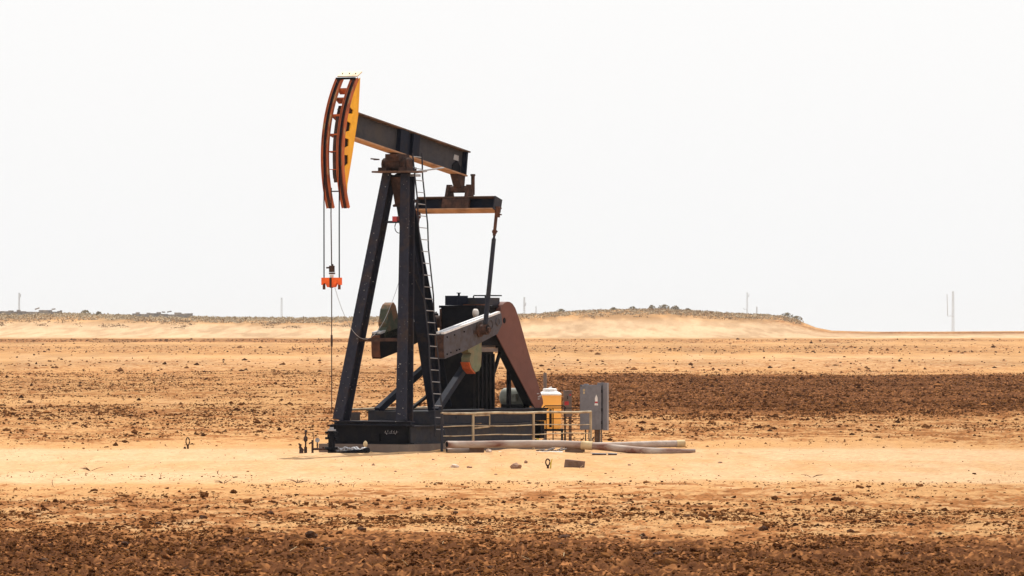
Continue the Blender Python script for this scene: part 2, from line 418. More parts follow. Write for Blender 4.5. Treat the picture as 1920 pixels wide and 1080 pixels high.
for base_v, base_f, specs in ((IV, IF, [(100000, 72, 100, .0105, .02), (5600, 72, 103, .023, .02), (30000, 94, 128, .012, .07), (2600, 94, 126, .027, .05), (14000, 118, 160, .012, .035)]),
                              (OV, OF, [(46000, 156, 260, .024, .05), (4600, 158, 270, .042, .03), (95000, 200, 450, .030, .02), (3600, 210, 450, .06, .02), (13000, 440, 1150, .10, .06)])):
    X, Y, SZ = scatter(specs); nC = len(X); m_ = len(base_v)
    Vc = base_v[None] * (1 + RNG.uniform(-.42, .42, (nC, m_, 1)))
    Vc = Vc * np.stack([RNG.uniform(.8, 1.7, nC), RNG.uniform(.8, 1.7, nC), RNG.uniform(.5, 1.0, nC)], 1)[:, None, :]
    a = RNG.uniform(0, 6.283, nC); ca, sa = np.cos(a)[:, None], np.sin(a)[:, None]
    Vx = Vc[..., 0] * ca - Vc[..., 1] * sa; Vy = Vc[..., 0] * sa + Vc[..., 1] * ca
    Vc = np.stack([Vx, Vy, Vc[..., 2]], -1) * SZ[:, None, None]
    Vc += np.stack([X, Y, ground_z(X, Y) + SZ * .3], 1)[:, None, :]
    p, t = bands(X, Y)
    k = np.clip(RNG.normal(.78, .22, nC), 0, 1)[:, None]
    cc = (np.array([.34, .145, .05]) * (1 - k) + np.array([.050, .017, .006]) * k) * RNG.uniform(.75, 1.2, nC)[:, None]
    VV.append(Vc.reshape(-1, 3)); CC.append(np.repeat(cc, m_, 0)); FF.append((base_f[None] + off + (np.arange(nC) * m_)[:, None, None]).reshape(-1, 3)); off += nC * m_
clods = mesh_np('soil_clods', np.concatenate(VV), np.concatenate(FF), np.concatenate(CC), 'clod_soil')
tag(clods, 'countless small brown clods strewn over the ploughed field', 'clods', kind='stuff')
del VV, FF, CC, Vc, cc

# ---- dry straw and stubble bits: uncountable
mb = MB()
X, Y = clod_positions(340, 74, 160)
for x, y in zip(X, Y):
    z = gz(x, y); L = random.uniform(.04, .13); a = random.uniform(0, 6.28); e = random.uniform(-.1, .8)
    d = Vector((math.cos(a) * math.cos(e), math.sin(a) * math.cos(e), math.sin(e))) * L
    mb.bar((x, y, z + .015), Vector((x, y, z + .015)) + d, .006, .006)
tag(mb.build('straw', 'straw'), 'bits of pale dry straw lying on the field', 'straw', kind='stuff')

# ================================================================== the pump jack
pj = thing('pumpjack', 'tall black oil pumpjack with yellow horse head leaning over the wellhead', 'pumpjack', (OX, OY, 0), math.atan2(-CO, -SI))
PZ = 7.31; TL = R(8.6)                       # saddle pivot height, walking beam tilt
E1 = Vector((math.cos(TL), 0, math.sin(TL))); E2 = Vector((-math.sin(TL), 0, math.cos(TL)))
PV = Vector((0, 0, PZ))
def bm_(t, n, v=0.0): return PV + E1 * t + E2 * n + Vector((0, v, 0))

# ---- base
b = MB()
for s in (-1, 1):
    b.hbeam((1.1, s * 1.03, .46), (-5.0, s * 1.03, .46), .24, .46, .03, .035, (0, 0, 1))
b.box(1.18, 1.30, -.92, .92, .27, .66)
for u in (-1.2, -2.6, -4.2): b.box(u, u - .2, -.9, .9, .26, .66)
skid = b.build('skid_base', 'grey_steel', pj)
b = MB(); b.hbeam((1.34, -1.15, .46), (1.34, 1.15, .46), .26, .48, .04, .03, (0, 0, 1))
b.box(1.30, 1.36, 1.06, 1.15, .253, .667)
b.box(1.36, 1.43, .10, .34, .30, .48)
b.build('front_beam', 'black_steel', pj)
b = MB()
for k, (y0, z0, L, a) in enumerate([(.47, .535, .05, 1.2), (.50, .53, .05, -1.1), (.55, .55, .05, 1.5), (.60, .55, .05, .1), (.61, .52, .05, 0.0), (.66, .54, .055, 1.45), (.71, .545, .05, .9), (.75, .54, .05, -1.2), (.79, .55, .06, 0.1), (.80, .53, .055, 1.57)]):
    d = Vector((0, math.cos(a), math.sin(a))) * L
    b.bar(Vector((1.367, y0, z0 - .02)), Vector((1.367, y0, z0 - .02)) + d, .006, .014, (1, 0, 0))
b.box(1.362, 1.365, .46, .81, .50, .506); b.build('painted_lettering', 'lettering', pj)
b = MB()
b.box(-5.1, -.20, -.98, .98, .70, 1.02); b.box(-5.12, -.17, .80, 1.02, 1.022, 1.05); b.box(-5.12, -.17, -1.02, -.80, 1.022, 1.05)
b.box(-1.22, -1.42, .985, .995, .84, .90)
b.build('sub_base', 'dusty_steel', pj)
b = MB(); b.box(-6.25, -5.14, -.72, .74, .72, 1.0); b.box(-6.2, -6.0, .3, .7, .26, .71); b.box(-5.5, -5.2, -.6, .6, .26, .71); b.box(-6.3, -5.13, -.5, .76, 1.004, 1.05)
b.build('motor_base', 'black_steel', pj)

# ---- samson post
def leg(name, p, q, w0, w1, mat):
    b = MB(); p = Vector(p); q = Vector(q); d = (q - p).normalized()
    a = Vector((0, 1, 0)); up = (a - d * a.dot(d)).normalized().cross(d)
    b.hbeam(p, q, w0, w0 * 1.15, .03, .03, up, w1 / w0)
    return b.build(name, mat, pj)
FT = [(1.17, -.93, .80), (1.17, .91, .80)]; TP = [(-.06, -.26, 6.97), (-.06, .27, 6.97)]
for f_, t_ in zip(FT, TP): leg('samson_leg', f_, t_, .30, .25, 'navy_spotted')
rl_ = leg('rear_leg', (-2.1, 0, 1.05), (-.14, 0, 6.97), .42, .30, 'navy'); 
b = MB()
dr = (Vector((-.14, 0, 6.97)) - Vector((-2.1, 0, 1.05))).normalized()
b.bar(Vector((-.14, 0, 6.97)) - dr * .03, Vector((-.14, 0, 6.97)) - dr * .75, .36, .40, (1, 0, 0))
b.bar(Vector((-.14, 0, 6.97)) - dr * .75, Vector((-.14, 0, 6.97)) - dr * .80, .46, .46, (1, 0, 0))
b.build('leg_sleeve', 'dark_rust', rl_)
b = MB(); b.hbeam((1.17, -1.12, .745), (1.17, 1.10, .745), .36, .11, .03, .02, (0, 0, 1)); b.build('foot_beam', 'navy_spotted', pj)
def lerp(p, q, t): return Vector(p) + (Vector(q) - Vector(p)) * t
def leg_at(i, z):
    f_, t_ = Vector(FT[i]), Vector(TP[i]); return f_ + (t_ - f_) * ((z - f_.z) / (t_.z - f_.z))
z1 = uz(730, 416, 0)[1]; z2 = uz(715, 637, 0)[1]
b = MB(); b.bar(leg_at(0, z1) + Vector((0, .1, 0)), leg_at(1, z1) - Vector((0, .12, 0)), .05, .055); b.build('upper_brace', 'navy_spotted', pj)
b = MB(); b.bar(leg_at(0, z2) + Vector((.02, .1, 0)), leg_at(1, z2) + Vector((.02, -.12, 0)), .08, .085); b.build('lower_brace', 'dark_rust', pj)
rb = P(738, 411, 0.0); rb.x = leg_at(0, z1).x
b = MB(); b.box(rb.x - .06, rb.x + .06, rb.y + .0, rb.y + .13, rb.z - .06, rb.z + .07); b.build('junction_box', 'red', pj)
b = MB(); c0 = Vector((rb.x + .02, rb.y + .08, rb.z - .06)); pts = []
for k in range(13):
    a = R(100 + 215 * k / 12); pts.append(c0 + Vector((0, .10 + .13 * math.cos(a), -.14 + .15 * math.sin(a))))
pts.append(leg_at(1, z1 - .12) + Vector((.15, 0, 0)))
b.tube(pts, .011, 6); b.build('cable_loop', 'rubber', pj)
# braces from sub base up to the gearbox pedestal
for s in (-1, 1):
    b = MB(); b.bar((-.45, s * .85, 1.03), (-2.75, s * .52, 2.35), .16, .16, (0, 0, 1)); b.build('pedestal_brace', 'navy', pj)
b = MB(); b.bar((-.9, -.2, 1.03), (-2.2, -.2, 1.55), .07, .07); b.build('gusset_brace', 'black_steel', pj)

# ---- top plate and saddle bearing
b = MB(); b.box(-.36, .38, -.52, .52, 6.985, 7.03); b.build('top_plate', 'brown_flange', pj)
b = MB()
for s in (-1, 1):
    b.lathe((0, s * .40, 7.20), (0, -s, 0), [(0, .0), (0, .12), (.03, .165), (.24, .165), (.27, .13), (.27, 0)], 16)
    b.box(-.24, .24, s * .30 - .12, s * .30 + .12, 7.033, 7.12)
    for u in (-.2, .2): b.tube([(u, s * .31, 7.1), (u, s * .31, 7.30)], .028, 6)
b.lathe((0, -.17, 7.24), (0, 1, 0), [(0, 0), (0, .2), (.34, .2), (.34, 0)], 16)
b.box(-.26, .26, -.2, .2, 7.28, 7.42)
b.box(-.32, .32, -.16, .16, 7.38, 7.45); b.box(.28, .36, -.48, -.40, 7.30, 7.33); b.tube([(.2, -.4, 7.32), (.3, -.6, 7.34)], .02, 6)
b.build('saddle_bearing', 'dark_rust', pj)

# ---- walking beam
BN = .135; BH = .66; BC = BN + BH / 2
b = MB(); b.bar(bm_(-3.20, BC), bm_(2.75, BC), .03, BH - .07, E2); web = b.build('walking_beam', 'beam_web', pj)
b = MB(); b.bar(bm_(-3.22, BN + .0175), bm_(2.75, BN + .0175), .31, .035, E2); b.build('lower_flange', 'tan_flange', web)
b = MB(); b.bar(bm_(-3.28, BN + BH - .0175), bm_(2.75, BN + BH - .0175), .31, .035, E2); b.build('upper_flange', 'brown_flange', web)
b = MB()
for t0, t1 in ((-.80, -.48), (-.26, .14)):
    b.bar(bm_(t0, BC), bm_(t1, BC), .27, BH - .075, E2)
b.bar(bm_(-.485, BC), bm_(-.255, BC), .10, BH - .08, E2)
b.build('centre_stiffener', 'navy', web)
b = MB(); b.bar(bm_(-3.12, BC), bm_(-3.18, BC), .29, BH - .074, E2); b.build('end_plate', 'navy', web)
b = MB()
pp = [(-3.02, .172), (-2.64, .172), (-2.64, .34), (-2.83, .48), (-3.02, .34)]
b.prism([(bm_(t, n_).x, bm_(t, n_).z) for t, n_ in pp], .016, .05); b.build('tail_lug', 'black_steel', web)
b = MB(); pp = [(-2.93, .485), (-2.93, .62), (-2.71, .62), (-2.68, .485)]
b.prism([(bm_(t, n_).x, bm_(t, n_).z) for t, n_ in pp], .016, .024); b.build('patch_plate', 'galvanised', web)

# ---- horse head
HR = 3.09
def arc(phi, r, v=0.0): return PV + Vector((math.cos(R(phi)) * r, v, math.sin(R(phi)) * r))
PH0, PH1 = -24.0, 39.2
hh = None
gaps_r = [(20.5, 24), (11.5, 17), (3.9, 8.8), (-4.8, .8)]
for s, gaps in ((1, gaps_r), (-1, [])):
    phs = list(np.arange(-18, PH1 + .01, 1.85)); seq = []
    for g0, g1 in gaps: seq += [(g0, HR - .05), (g0 + 1.6, HR - .25), (g1, HR - .25), (g1 + .01, HR - .05)]
    base = [(x, HR - .05) for x in phs if not any(g0 <= x <= g1 for g0, g1 in gaps)]
    poly = [(arc(x, r).x, arc(x, r).z) for x, r in sorted(base + seq, key=lambda q: q[0])]
    if s > 0: poly += [(2.27, 9.27), (2.36, 8.36), (2.64, 7.37), (2.87, 6.64)]
    else: poly += [(arc(x, HR - .25).x, arc(x, HR - .25).z) for x in np.arange(PH1, -17, -3.0)]
    b = MB(); b.prism(poly, s * .29 - .014, s * .29 + .014)
    o = b.build('horse_head' if s > 0 else 'side_plate', 'yellow', pj if s > 0 else hh)
    if s > 0: hh = o
    else: o['label'] = 'narrow far side plate behind the left track'
b = MB(); poly = [(arc(x, HR - .06).x, arc(x, HR - .06).z) for x in np.arange(-12, 20.1, 2)] + [(arc(x, HR - .26).x, arc(x, HR - .26).z) for x in np.arange(20, -12.1, -2)]
b.prism(poly, -.03, .05); b.build('centre_web', 'dark_rust', hh)
b = MB(); poly = [(arc(x, HR - .07).x, arc(x, HR - .07).z) for x in np.arange(-7, 25.1, 2)] + [(arc(x, HR - .34).x, arc(x, HR - .34).z) for x in np.arange(25, -7.1, -2)]
b.prism(poly, .215, .235); b.build('inner_plate', 'dark_rust', hh)
for s in (-1, 1):
    b = MB(); N = 26
    for k in range(N):
        a0 = PH0 + (PH1 - PH0) * k / N; a1 = PH0 + (PH1 - PH0) * (k + 1) / N
        v0, v1 = s * .22 - .10, s * .22 + .10
        b.hexa([arc(a0, HR - .05, v0), arc(a0, HR, v0), arc(a0, HR, v1), arc(a0, HR - .05, v1), arc(a1, HR - .05, v0), arc(a1, HR, v0), arc(a1, HR, v1), arc(a1, HR - .05, v1)])
        for vv in (v0 + .008, v1 - .008):
            b.hexa([arc(a0, HR, vv - .007), arc(a0, HR + .028, vv - .007), arc(a0, HR + .028, vv + .007), arc(a0, HR, vv + .007), arc(a1, HR, vv - .007), arc(a1, HR + .028, vv - .007), arc(a1, HR + .028, vv + .007), arc(a1, HR, vv + .007)])
    tr_ = b.build('track', 'track_rust', hh)
    b = MB()
    for k in range(N):
        a0 = PH0 + (PH1 - PH0) * k / N; a1 = PH0 + (PH1 - PH0) * (k + 1) / N
        v0, v1 = s * .22 - .035, s * .22 + .035
        b.hexa([arc(a0, HR + .002, v0), arc(a0, HR + .022, v0), arc(a0, HR + .022, v1), arc(a0, HR + .002, v1), arc(a1, HR + .002, v0), arc(a1, HR + .022, v0), arc(a1, HR + .022, v1), arc(a1, HR + .002, v1)])
    b.build('cable_groove', 'groove', hh)
for ph, w_, th in ((33.0, .16, .05), (28.3, .22, .03), (19.3, .24, .05), (10.2, .22, .035), (2.4, .22, .018), (-6, .22, .018)):
    b = MB(); b.hexa([arc(ph - .35, HR - .05 - w_, -.184), arc(ph, HR - .05, -.184), arc(ph, HR - .05, .184), arc(ph - .35, HR - .05 - w_, .184)] +
           [x + Vector((0, 0, th)) for x in (arc(ph - .35, HR - .05 - w_, -.184), arc(ph, HR - .05, -.184), arc(ph, HR - .05, .184), arc(ph - .35, HR - .05 - w_, .184))])
    b.build('cross_rung', 'orange_rung', hh)
for a0, a1 in ((-10.8, -6.4), (19.5, 27)):
    b = MB(); b.hexa([arc(a0, HR - .32, -.182), arc(a0, HR - .28, -.182), arc(a0, HR - .28, .182), arc(a0, HR - .32, .182), arc(a1, HR - .32, -.182), arc(a1, HR - .28, -.182), arc(a1, HR - .28, .182), arc(a1, HR - .32, .182)])
    b.build('back_plate', 'dark_rust' if a0 < 0 else 'rust', hh)
b = MB()
f0 = arc(39.5, HR + .03); k0 = f0 + Vector((-.22, 0, .115))
b.hexa([f0 + Vector((0, -.27, 0)), f0 + Vector((0, .31, 0)), k0 + Vector((0, .31, 0)), k0 + Vector((0, -.27, 0))] +
       [x + Vector((.015, 0, .025)) for x in (f0 + Vector((0, -.27, 0)), f0 + Vector((0, .31, 0)), k0 + Vector((0, .31, 0)), k0 + Vector((0, -.27, 0)))])
b.build('cap_plate', 'cream', hh)
b = MB(); g0 = arc(38.3, HR + .05); b.bar(g0 + Vector((0, -.27, 0)), g0 + Vector((0, .27, 0)), .05, .05)
for v_ in (-.18, .02, .2): b.tube([f0 + Vector((-.09, v_, .04)), f0 + Vector((-.09, v_, .10))], .016, 6)
b.build('cable_anchor', 'black_steel', hh)
b = MB(); p0 = arc(-16, HR - .02)
b.bar((p0.x, -.17, p0.z), (p0.x, .17, p0.z), .03, .03); b.build('tie_rod', 'groove', hh)

# ---- bridle, carrier bar, polished rod
zc = uz(622, 529, 0)[1]; uB = HR + .03
for s in (-1, 1):
    b = MB(); pts = [arc(a_, HR + .03, s * .22) for a_ in np.arange(36, .5, -4)] + [Vector((uB, s * .22, PZ)), Vector((uB + .004, s * .22, (PZ + zc) / 2)), Vector((uB, s * .22, zc - .12))]
    b.tube(pts, .017, 6); b.build('bridle_cable', 'black_steel', pj)
b = MB()
b.prism([(0, 0), (0, 0)], 0, 0) if False else None
yz = [(-.27, .11), (.27, .11), (.27, -.07), (.235, -.07), (.20, -.02), (.165, -.02), (.10, -.125), (-.10, -.125), (-.165, -.02), (-.20, -.02), (-.235, -.07), (-.27, -.07)]
yz = yz[::-1]
A = [(uB - .05, y_, zc + z_) for y_, z_ in yz]; B_ = [(uB + .05, y_, zc + z_) for y_, z_ in yz]; n_ = len(yz)
b.add(A, [tuple(range(n_))]); b.add(B_, [tuple(range(n_ - 1, -1, -1))]); b.add(A + B_, [(i, n_ + i, n_ + (i + 1) % n_, (i + 1) % n_) for i in range(n_)])
cb = b.build('carrier_bar', 'bright_orange', pj)
for s in (-1, 1):
    b = MB(); b.tube([(uB, s * .22, zc - .04), (uB, s * .22, zc - .18)], .035, 8); b.build('cable_socket', 'rust', cb)
b = MB(); b.tube([(uB, 0, zc - .14), (uB, 0, zc + .12)], .045, 8); b.tube([(uB + .05, 0, zc - .13), (uB + .05, 0, zc + .11)], .03, 8); b.build('rod_sleeve', 'dark_rust', cb)
zr = uz(622, 505, 0)[1]
b = MB(); b.box(uB - .06, uB + .06, -.04, .05, zr - .07, zr + .09); b.box(uB - .03, uB + .03, -.14, -.02, zr + .02, zr + .06); b.tube([(uB, .03, zr + .05), (uB, .03, zr + .13)], .02, 6); b.box(uB - .05, uB + .05, -.05, .07, zr - .12, zr - .08)
b.build('rod_clamp', 'dark_rust', pj)
b = MB(); b.tube([(uB, 0, zc + .11), (uB, 0, zr - .13)], .05, 8); b.build('load_cell', 'dirty_white', pj)
b = MB(); zt = uz(620, 352, 0)[1]
b.tube([(uB - .02, -.02, zt), (uB, -.02, uz(620, 400, 0)[1]), (uB, .0, zr)], .016, 6); b.tube([(uB, 0, zc - .12), (uB + .0, .0, 2.85), (uB + .0, .0, 1.05)], .014, 6)
b.tube([(uB, 0, uz(624, 650, 0)[1]), (uB, 0, uz(624, 628, 0)[1])], .026, 8)
b.build('polished_rod', 'dark_rust', pj)
b = MB(); pts = []
a_, c_ = Vector((uB, .08, zc - .1)), leg_at(1, uz(750, 530, .3)[1]) + Vector((.12, -.15, 0))
for k in range(19):
    t = k / 18; q = a_ + (c_ - a_) * t; q.z -= 1.35 * 4 * t * (1 - t) * (.94 + .12 * (1 - t)); pts.append(q)
b.tube(pts, .006, 5); b.build('signal_wire', 'galvanised', pj)
b = MB(); pts = [leg_at(1, 4.3) + Vector((-.22, .14, 0))]
for z_ in (3.6, 2.9, 2.2, 1.5, 1.08): pts.append(Vector((-.02 + .03 * math.sin(z_ * 3), .95 - z_ * .08 + .2, z_)))
b.tube(pts, .013, 6); b.build('hanging_cable', 'rubber', pj)

# ---- equalizer and tail bearing
EC = Vector((-3.0, 0, uz(857, 384, 0)[1])); ta = R(15.5)
wd = Vector((math.sin(ta), 0, -math.cos(ta))); fw = Vector((math.cos(ta), 0, math.sin(ta)))
b = MB()
b.bar(EC + Vector((0, -1.14, 0)), EC + Vector((0, 1.12, 0)), .03, .29, wd)
for s in (-1, 1): b.bar(EC + Vector((0, s * .32, 0)) + fw * .09, EC + Vector((0, s * .32 + .02, 0)) + fw * .09, .15, .285, wd)
eq = b.build('equalizer', 'navy', pj)
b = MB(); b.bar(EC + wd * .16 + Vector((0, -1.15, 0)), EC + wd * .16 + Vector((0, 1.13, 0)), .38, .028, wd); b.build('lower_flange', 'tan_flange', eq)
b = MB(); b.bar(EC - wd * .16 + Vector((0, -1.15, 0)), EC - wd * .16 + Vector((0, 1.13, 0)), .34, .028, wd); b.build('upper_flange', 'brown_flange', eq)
for s in (-1.16, 1.14):
    b = MB(); b.bar(EC + Vector((0, s, 0)), EC + Vector((0, s + .03, 0)), .36, .345, wd); b.build('end_plate', 'grey_steel', eq)
b = MB()
tz = bm_(-3.0, BN).z
tp = lambda t, n_: (bm_(t, n_).x, bm_(t, n_).z)
b.prism([tp(-2.78, BN), tp(-3.18, BN), (-3.11, tz - .40), (-3.0, tz - .40)], -.11, .11)
b.lathe((-3.05, -.33, tz - .36), (0, 1, 0), [(0, 0), (0, .09), (.66, .09), (.66, 0)], 12)
for s in (-1, 1):
    b.prism([(-2.86, EC.z + .17), (-3.24, EC.z + .17), (-3.13, tz - .24), (-2.97, tz - .24)], s * .29 - .04, s * .29 + .04)
b.box(-3.22, -2.88, -.36, .36, EC.z + .165, EC.z + .215)
b.prism([(-2.78, EC.z - .10), (-2.84, EC.z + .16), (-2.90, EC.z + .16), (-2.86, EC.z - .10)], -.38, .42)
b.tube([(-3.26, .28, tz - .5), (-3.26, .28, tz - .02)], .05, 8); b.tube([(-3.26, .28, tz - .02), (-3.26, .28, tz + .03)], .065, 8)
b.build('tail_bearing', 'dark_rust', pj)

# ---- cranks, counterweights, pitmans
def crank_outline():
    pts = [(940, 587), (833, 627), (832, 650), (834, 673), (880, 654), (933, 626), (942, 607)]
    return [uz(x, y, 1.06) for x, y in pts]
co = crank_outline(); du, dz = (co[1][0] - co[0][0]), (co[1][1] - co[0][1]); cl = math.hypot(du, dz); cx, cz = du / cl, dz / cl
pin = uz(899, 618, 1.06)
cranks = []
for s in (1, -1):
    b = MB(); v0, v1 = (.80, 1.06) if s > 0 else (-1.06, -.80)
    b.prism(co, v0, v1)
    # raised pale strips added along the top edge: sun glare put into the colour
    lit_strips = []
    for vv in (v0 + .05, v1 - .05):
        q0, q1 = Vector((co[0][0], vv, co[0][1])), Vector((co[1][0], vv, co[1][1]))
        lit_strips.append((q0 + (q1 - q0) * (.02 if vv > v0 + .1 else .10) + Vector((0, 0, .03)), q1 + Vector((0, 0, .03))))
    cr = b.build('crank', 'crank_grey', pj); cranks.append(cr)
    for q0, q1 in lit_strips:
        b = MB(); b.bar(q0, q1, .095, .05, (0, 0, 1)); b.build('sunlit_strip', 'sunlit_steel' if s > 0 else 'galvanised', cr)
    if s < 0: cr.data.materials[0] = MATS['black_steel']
    tipm = MB(); tu, tz_ = co[1]; bu, bz_ = co[3]
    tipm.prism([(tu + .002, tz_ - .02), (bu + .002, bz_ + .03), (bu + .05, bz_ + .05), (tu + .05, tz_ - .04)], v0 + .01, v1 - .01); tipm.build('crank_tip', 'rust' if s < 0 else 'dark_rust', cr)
    so = v1 if s > 0 else v0
    b = MB()
    for ppx, ppy, r_ in ((933, 603, .11), (918, 609, .155)):
        u_, z_ = uz(ppx, ppy, 1.06)
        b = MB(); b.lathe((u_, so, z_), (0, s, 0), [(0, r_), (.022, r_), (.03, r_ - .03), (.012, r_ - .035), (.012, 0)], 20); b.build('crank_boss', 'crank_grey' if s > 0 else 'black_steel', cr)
    for (ppx, ppy) in ((838, 632), (838, 664), (852, 628), (861, 655), (870, 622), (856, 657), (845, 661)):
        uu, zz = uz(ppx, ppy, 1.06); b = MB(); b.lathe((uu, so, zz), (0, s, 0), [(0, .022), (.02, .022), (.02, 0)], 6); b.build('bolt', 'black_steel', cr)
    b = MB(); b.lathe((pin[0], so, pin[1]), (0, s, 0), [(0, .19), (.04, .19), (.06, .13), (.24, .13), (.24, .07), (.30, .07), (.30, 0)], 18)
    b.box(pin[0] - .02, pin[0] + .3, so - .0 if s > 0 else so - .02, so + .02 if s > 0 else so, pin[1] - .12, pin[1] - .02)
    b.build('crank_pin', 'dark_rust', cr)
    # counterweight
    ax = Vector((cx, 0, cz)); an = Vector((-cz, 0, cx))
    if an.z < 0: an = -an
    if s > 0:
        o = [uz(x, y, 1.03) for x, y in ((877, 652), (903, 641), (903, 668), (902, 686), (898, 695), (892, 698), (885, 690), (881, 678), (881, 671), (884, 663), (878, 659))]
        b = MB(); b.prism(o, .78, 1.03); cw = b.build('counterweight', 'weight_green', cr)
        o2 = [uz(x, y, 1.03) for x, y in ((881.5, 679), (885.5, 691), (892.5, 699.5), (891, 701), (883, 692), (879, 679))]
        b = MB(); b.prism(o2, .785, 1.02); b.build('painted_edge', 'orange_tip', cw)
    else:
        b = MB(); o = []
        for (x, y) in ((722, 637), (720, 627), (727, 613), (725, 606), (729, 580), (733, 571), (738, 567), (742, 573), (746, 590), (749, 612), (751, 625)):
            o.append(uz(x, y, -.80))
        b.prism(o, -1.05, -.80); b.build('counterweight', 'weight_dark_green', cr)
b = MB()
for s in (1, -1):
    v_e, v_c = s * 1.145, s * 1.22
    top = Vector((uz(931, 398, 1.145)[0], v_e, uz(931, 398, 1.145)[1])); bot = Vector((pin[0], v_c, pin[1] + .02))
    b = MB()
    b.tube([lerp(top, bot, .0), lerp(top, bot, .20)], .042, 10)
    up_ = b; 
    rod = MB(); rod.tube([lerp(top, bot, .19), lerp(top, bot, .22), lerp(top, bot, .23), lerp(top, bot, .95), lerp(top, bot, .96)], [.03, .03, .055, .062, .062], 12)
    pr = rod.build('pitman', 'dusty_steel', pj)
    b.tube([lerp(top, bot, .155), lerp(top, bot, .18)], .062, 8); b.bar(lerp(top, bot, .165) + Vector((.1, 0, 0)), lerp(top, bot, .165) - Vector((.12, 0, 0)), .04, .03)
    b.box(top.x - .09, top.x + .09, top.y - .03 + (0.03 if s > 0 else -.03), top.y + .05 + (0.0 if s > 0 else -.05), top.z - .13, top.z + .15)
    b.tube([top + Vector((0, s * .05, .10)), top + Vector((-.04, s * .13, .10))], .02, 6); b.tube([top + Vector((0, s * .05, -.06)), top + Vector((-.04, s * .13, -.06))], .02, 6)
    b.build('pitman_end', 'rust', pr)
    b = MB(); b.lathe((bot.x, v_c - .09, bot.z), (0, 1, 0), [(0, 0), (0, .10), (.18, .10), (.18, 0)], 14); b.build('pitman_bearing', 'black_steel', pr)

# ---- gearbox on its pedestal
b = MB(); b.box(-3.92, -2.92, -.50, .50, 1.05, 2.60)
for k in range(5): b.box(-3.04 - .2 * k, -3.09 - .2 * k, .502, .56, 1.05, 2.45)
b.box(-3.98, -2.86, -.56, .58, 2.47, 2.60) if False else None
pd = b.build('gearbox_pedestal', 'black_steel', pj)
b = MB(); b.box(-3.98, -3.05, .505, .60, 2.50, 2.60); b.box(-4.02, -2.86, -.57, .50, 2.605, 2.66); b.build('pedestal_ledge', 'cabinet_brown', pd)
b = MB()
b.prism([(-2.90, 2.66), (-4.35, 2.66), (-4.55, 3.0), (-4.55, 3.62), (-2.90, 3.62)], -.45, .58)
b.prism([(-2.86, 3.62), (-4.6, 3.62), (-4.6, 3.68), (-2.86, 3.68)], -.49, .62)
gb = b.build('gearbox', 'black_steel', pj)
b = MB()
u0, z0 = uz(833, 555, -.45)
b.box(-3.45, -2.95, -.36, .02, 3.684, 3.93)
b.tube([(-3.2, -.1, 3.93), (-3.2, -.1, 3.99)], .03, 8); b.tube([(-3.2, -.1, 3.99), (-3.2, -.1, 4.01)], .06, 8)
b.build('inspection_cover', 'navy', gb)
b = MB(); b.box(-4.1, -3.50, -.4, .58, 3.684, 3.88); b.tube([(-3.6, .1, 3.88), (-3.6, .1, 3.93)], .02, 6); b.build('gear_cover', 'grey_steel', gb)
b = MB(); b.box(-4.14, -3.60, .1, .62, 3.92, 3.95); b.box(-4.08, -4.0, .2, .3, 3.882, 3.92); b.box(-3.7, -3.64, .4, .5, 3.882, 3.92); b.build('cover_lid', 'black_steel', gb)
b = MB(); b.bar((-3.2, .1, 3.70), (-3.2, .64, 3.70), .25, .03); b.build('rusty_seam', 'rust', gb)
sh = uz(933, 603, 1.06)
b = MB(); b.lathe((sh[0], -.79, sh[1]), (0, 1, 0), [(0, 0), (0, .16), (1.58, .16), (1.58, 0)], 16); b.build('crankshaft', 'dark_rust', gb)
ls = uz(893, 587, .63)
b = MB(); b.lathe((ls[0], .58, ls[1]), (0, 1, 0), [(0, .11), (.06, .11), (.09, .07), (.09, 0)], 14); b.build('level_gauge', 'dirty_white', gb)
b = MB(); b.tube([(-2.86, -.44, 3.6), (-2.86, -.44, 2.5)], .03, 6); b.build('oil_pipe', 'dark_rust', gb)

# ---- belt guard and motor
gpx = [(937, 600), (937.5, 588), (939.5, 578), (943, 571), (947, 567), (951, 565.6), (956, 566), (961, 569.5), (966, 577), (970, 588), (975, 603), (990, 657), (1005, 707), (1018, 750), (1018.5, 757), (1015, 764), (1011, 766), (1004, 766), (1001, 761), (968, 698), (931, 628), (934, 614)]
go = [uz(x, y, .72) for x, y in gpx]
b = MB(); b.prism(go, .695, .72)
ta_, tb_ = go[0:16], None                                   # the rim covers only the top and the back edge
gc_ = Vector((sum(p[0] for p in go) / len(go), 0, sum(p[1] for p in go) / len(go)))
for k in range(0, 15):
    (u0, z0), (u1, z1) = go[k], go[k + 1]
    nx, nz = -(z1 - z0), (u1 - u0); L_ = math.hypot(nx, nz); nx, nz = nx / L_ * .02, nz / L_ * .02
    if (gc_.x - u0) * nx + (gc_.z - z0) * nz < 0: nx, nz = -nx, -nz
    b.hexa([(u0, .42, z0), (u1, .42, z1), (u1, .42, z1 + nz), (u0, .42, z0 + nz), (u0, .695, z0), (u1, .695, z1), (u1, .695, z1 + nz), (u0, .695, z0 + nz)])
bgd = b.build('belt_guard', 'guard_brown', pj)
b = MB(); b.prism([(gc_.x + (u - gc_.x) * .90, gc_.z + (z - gc_.z) * .96) for u, z in go], .44, .692); b.build('belt_drive', 'black_steel', bgd)
hx = uz(945.5, 601, .72)
b = MB(); b.lathe((hx[0], .716, hx[1]), (0, 1, 0), [(0, .075), (.006, .075), (.006, 0)], 16); b.build('shaft_hole', 'black_steel', bgd)
b = MB()
for (x, y, L) in ((1009, 738, .06), (1011, 744, .07), (1010, 748, .05), (1013, 742, .05)):
    u_, z_ = uz(x, y, .722); b.box(u_ - L, u_ + L, .721, .724, z_ - .012, z_ + .012)
b.build('sticker', 'lettering', bgd)
b = MB()
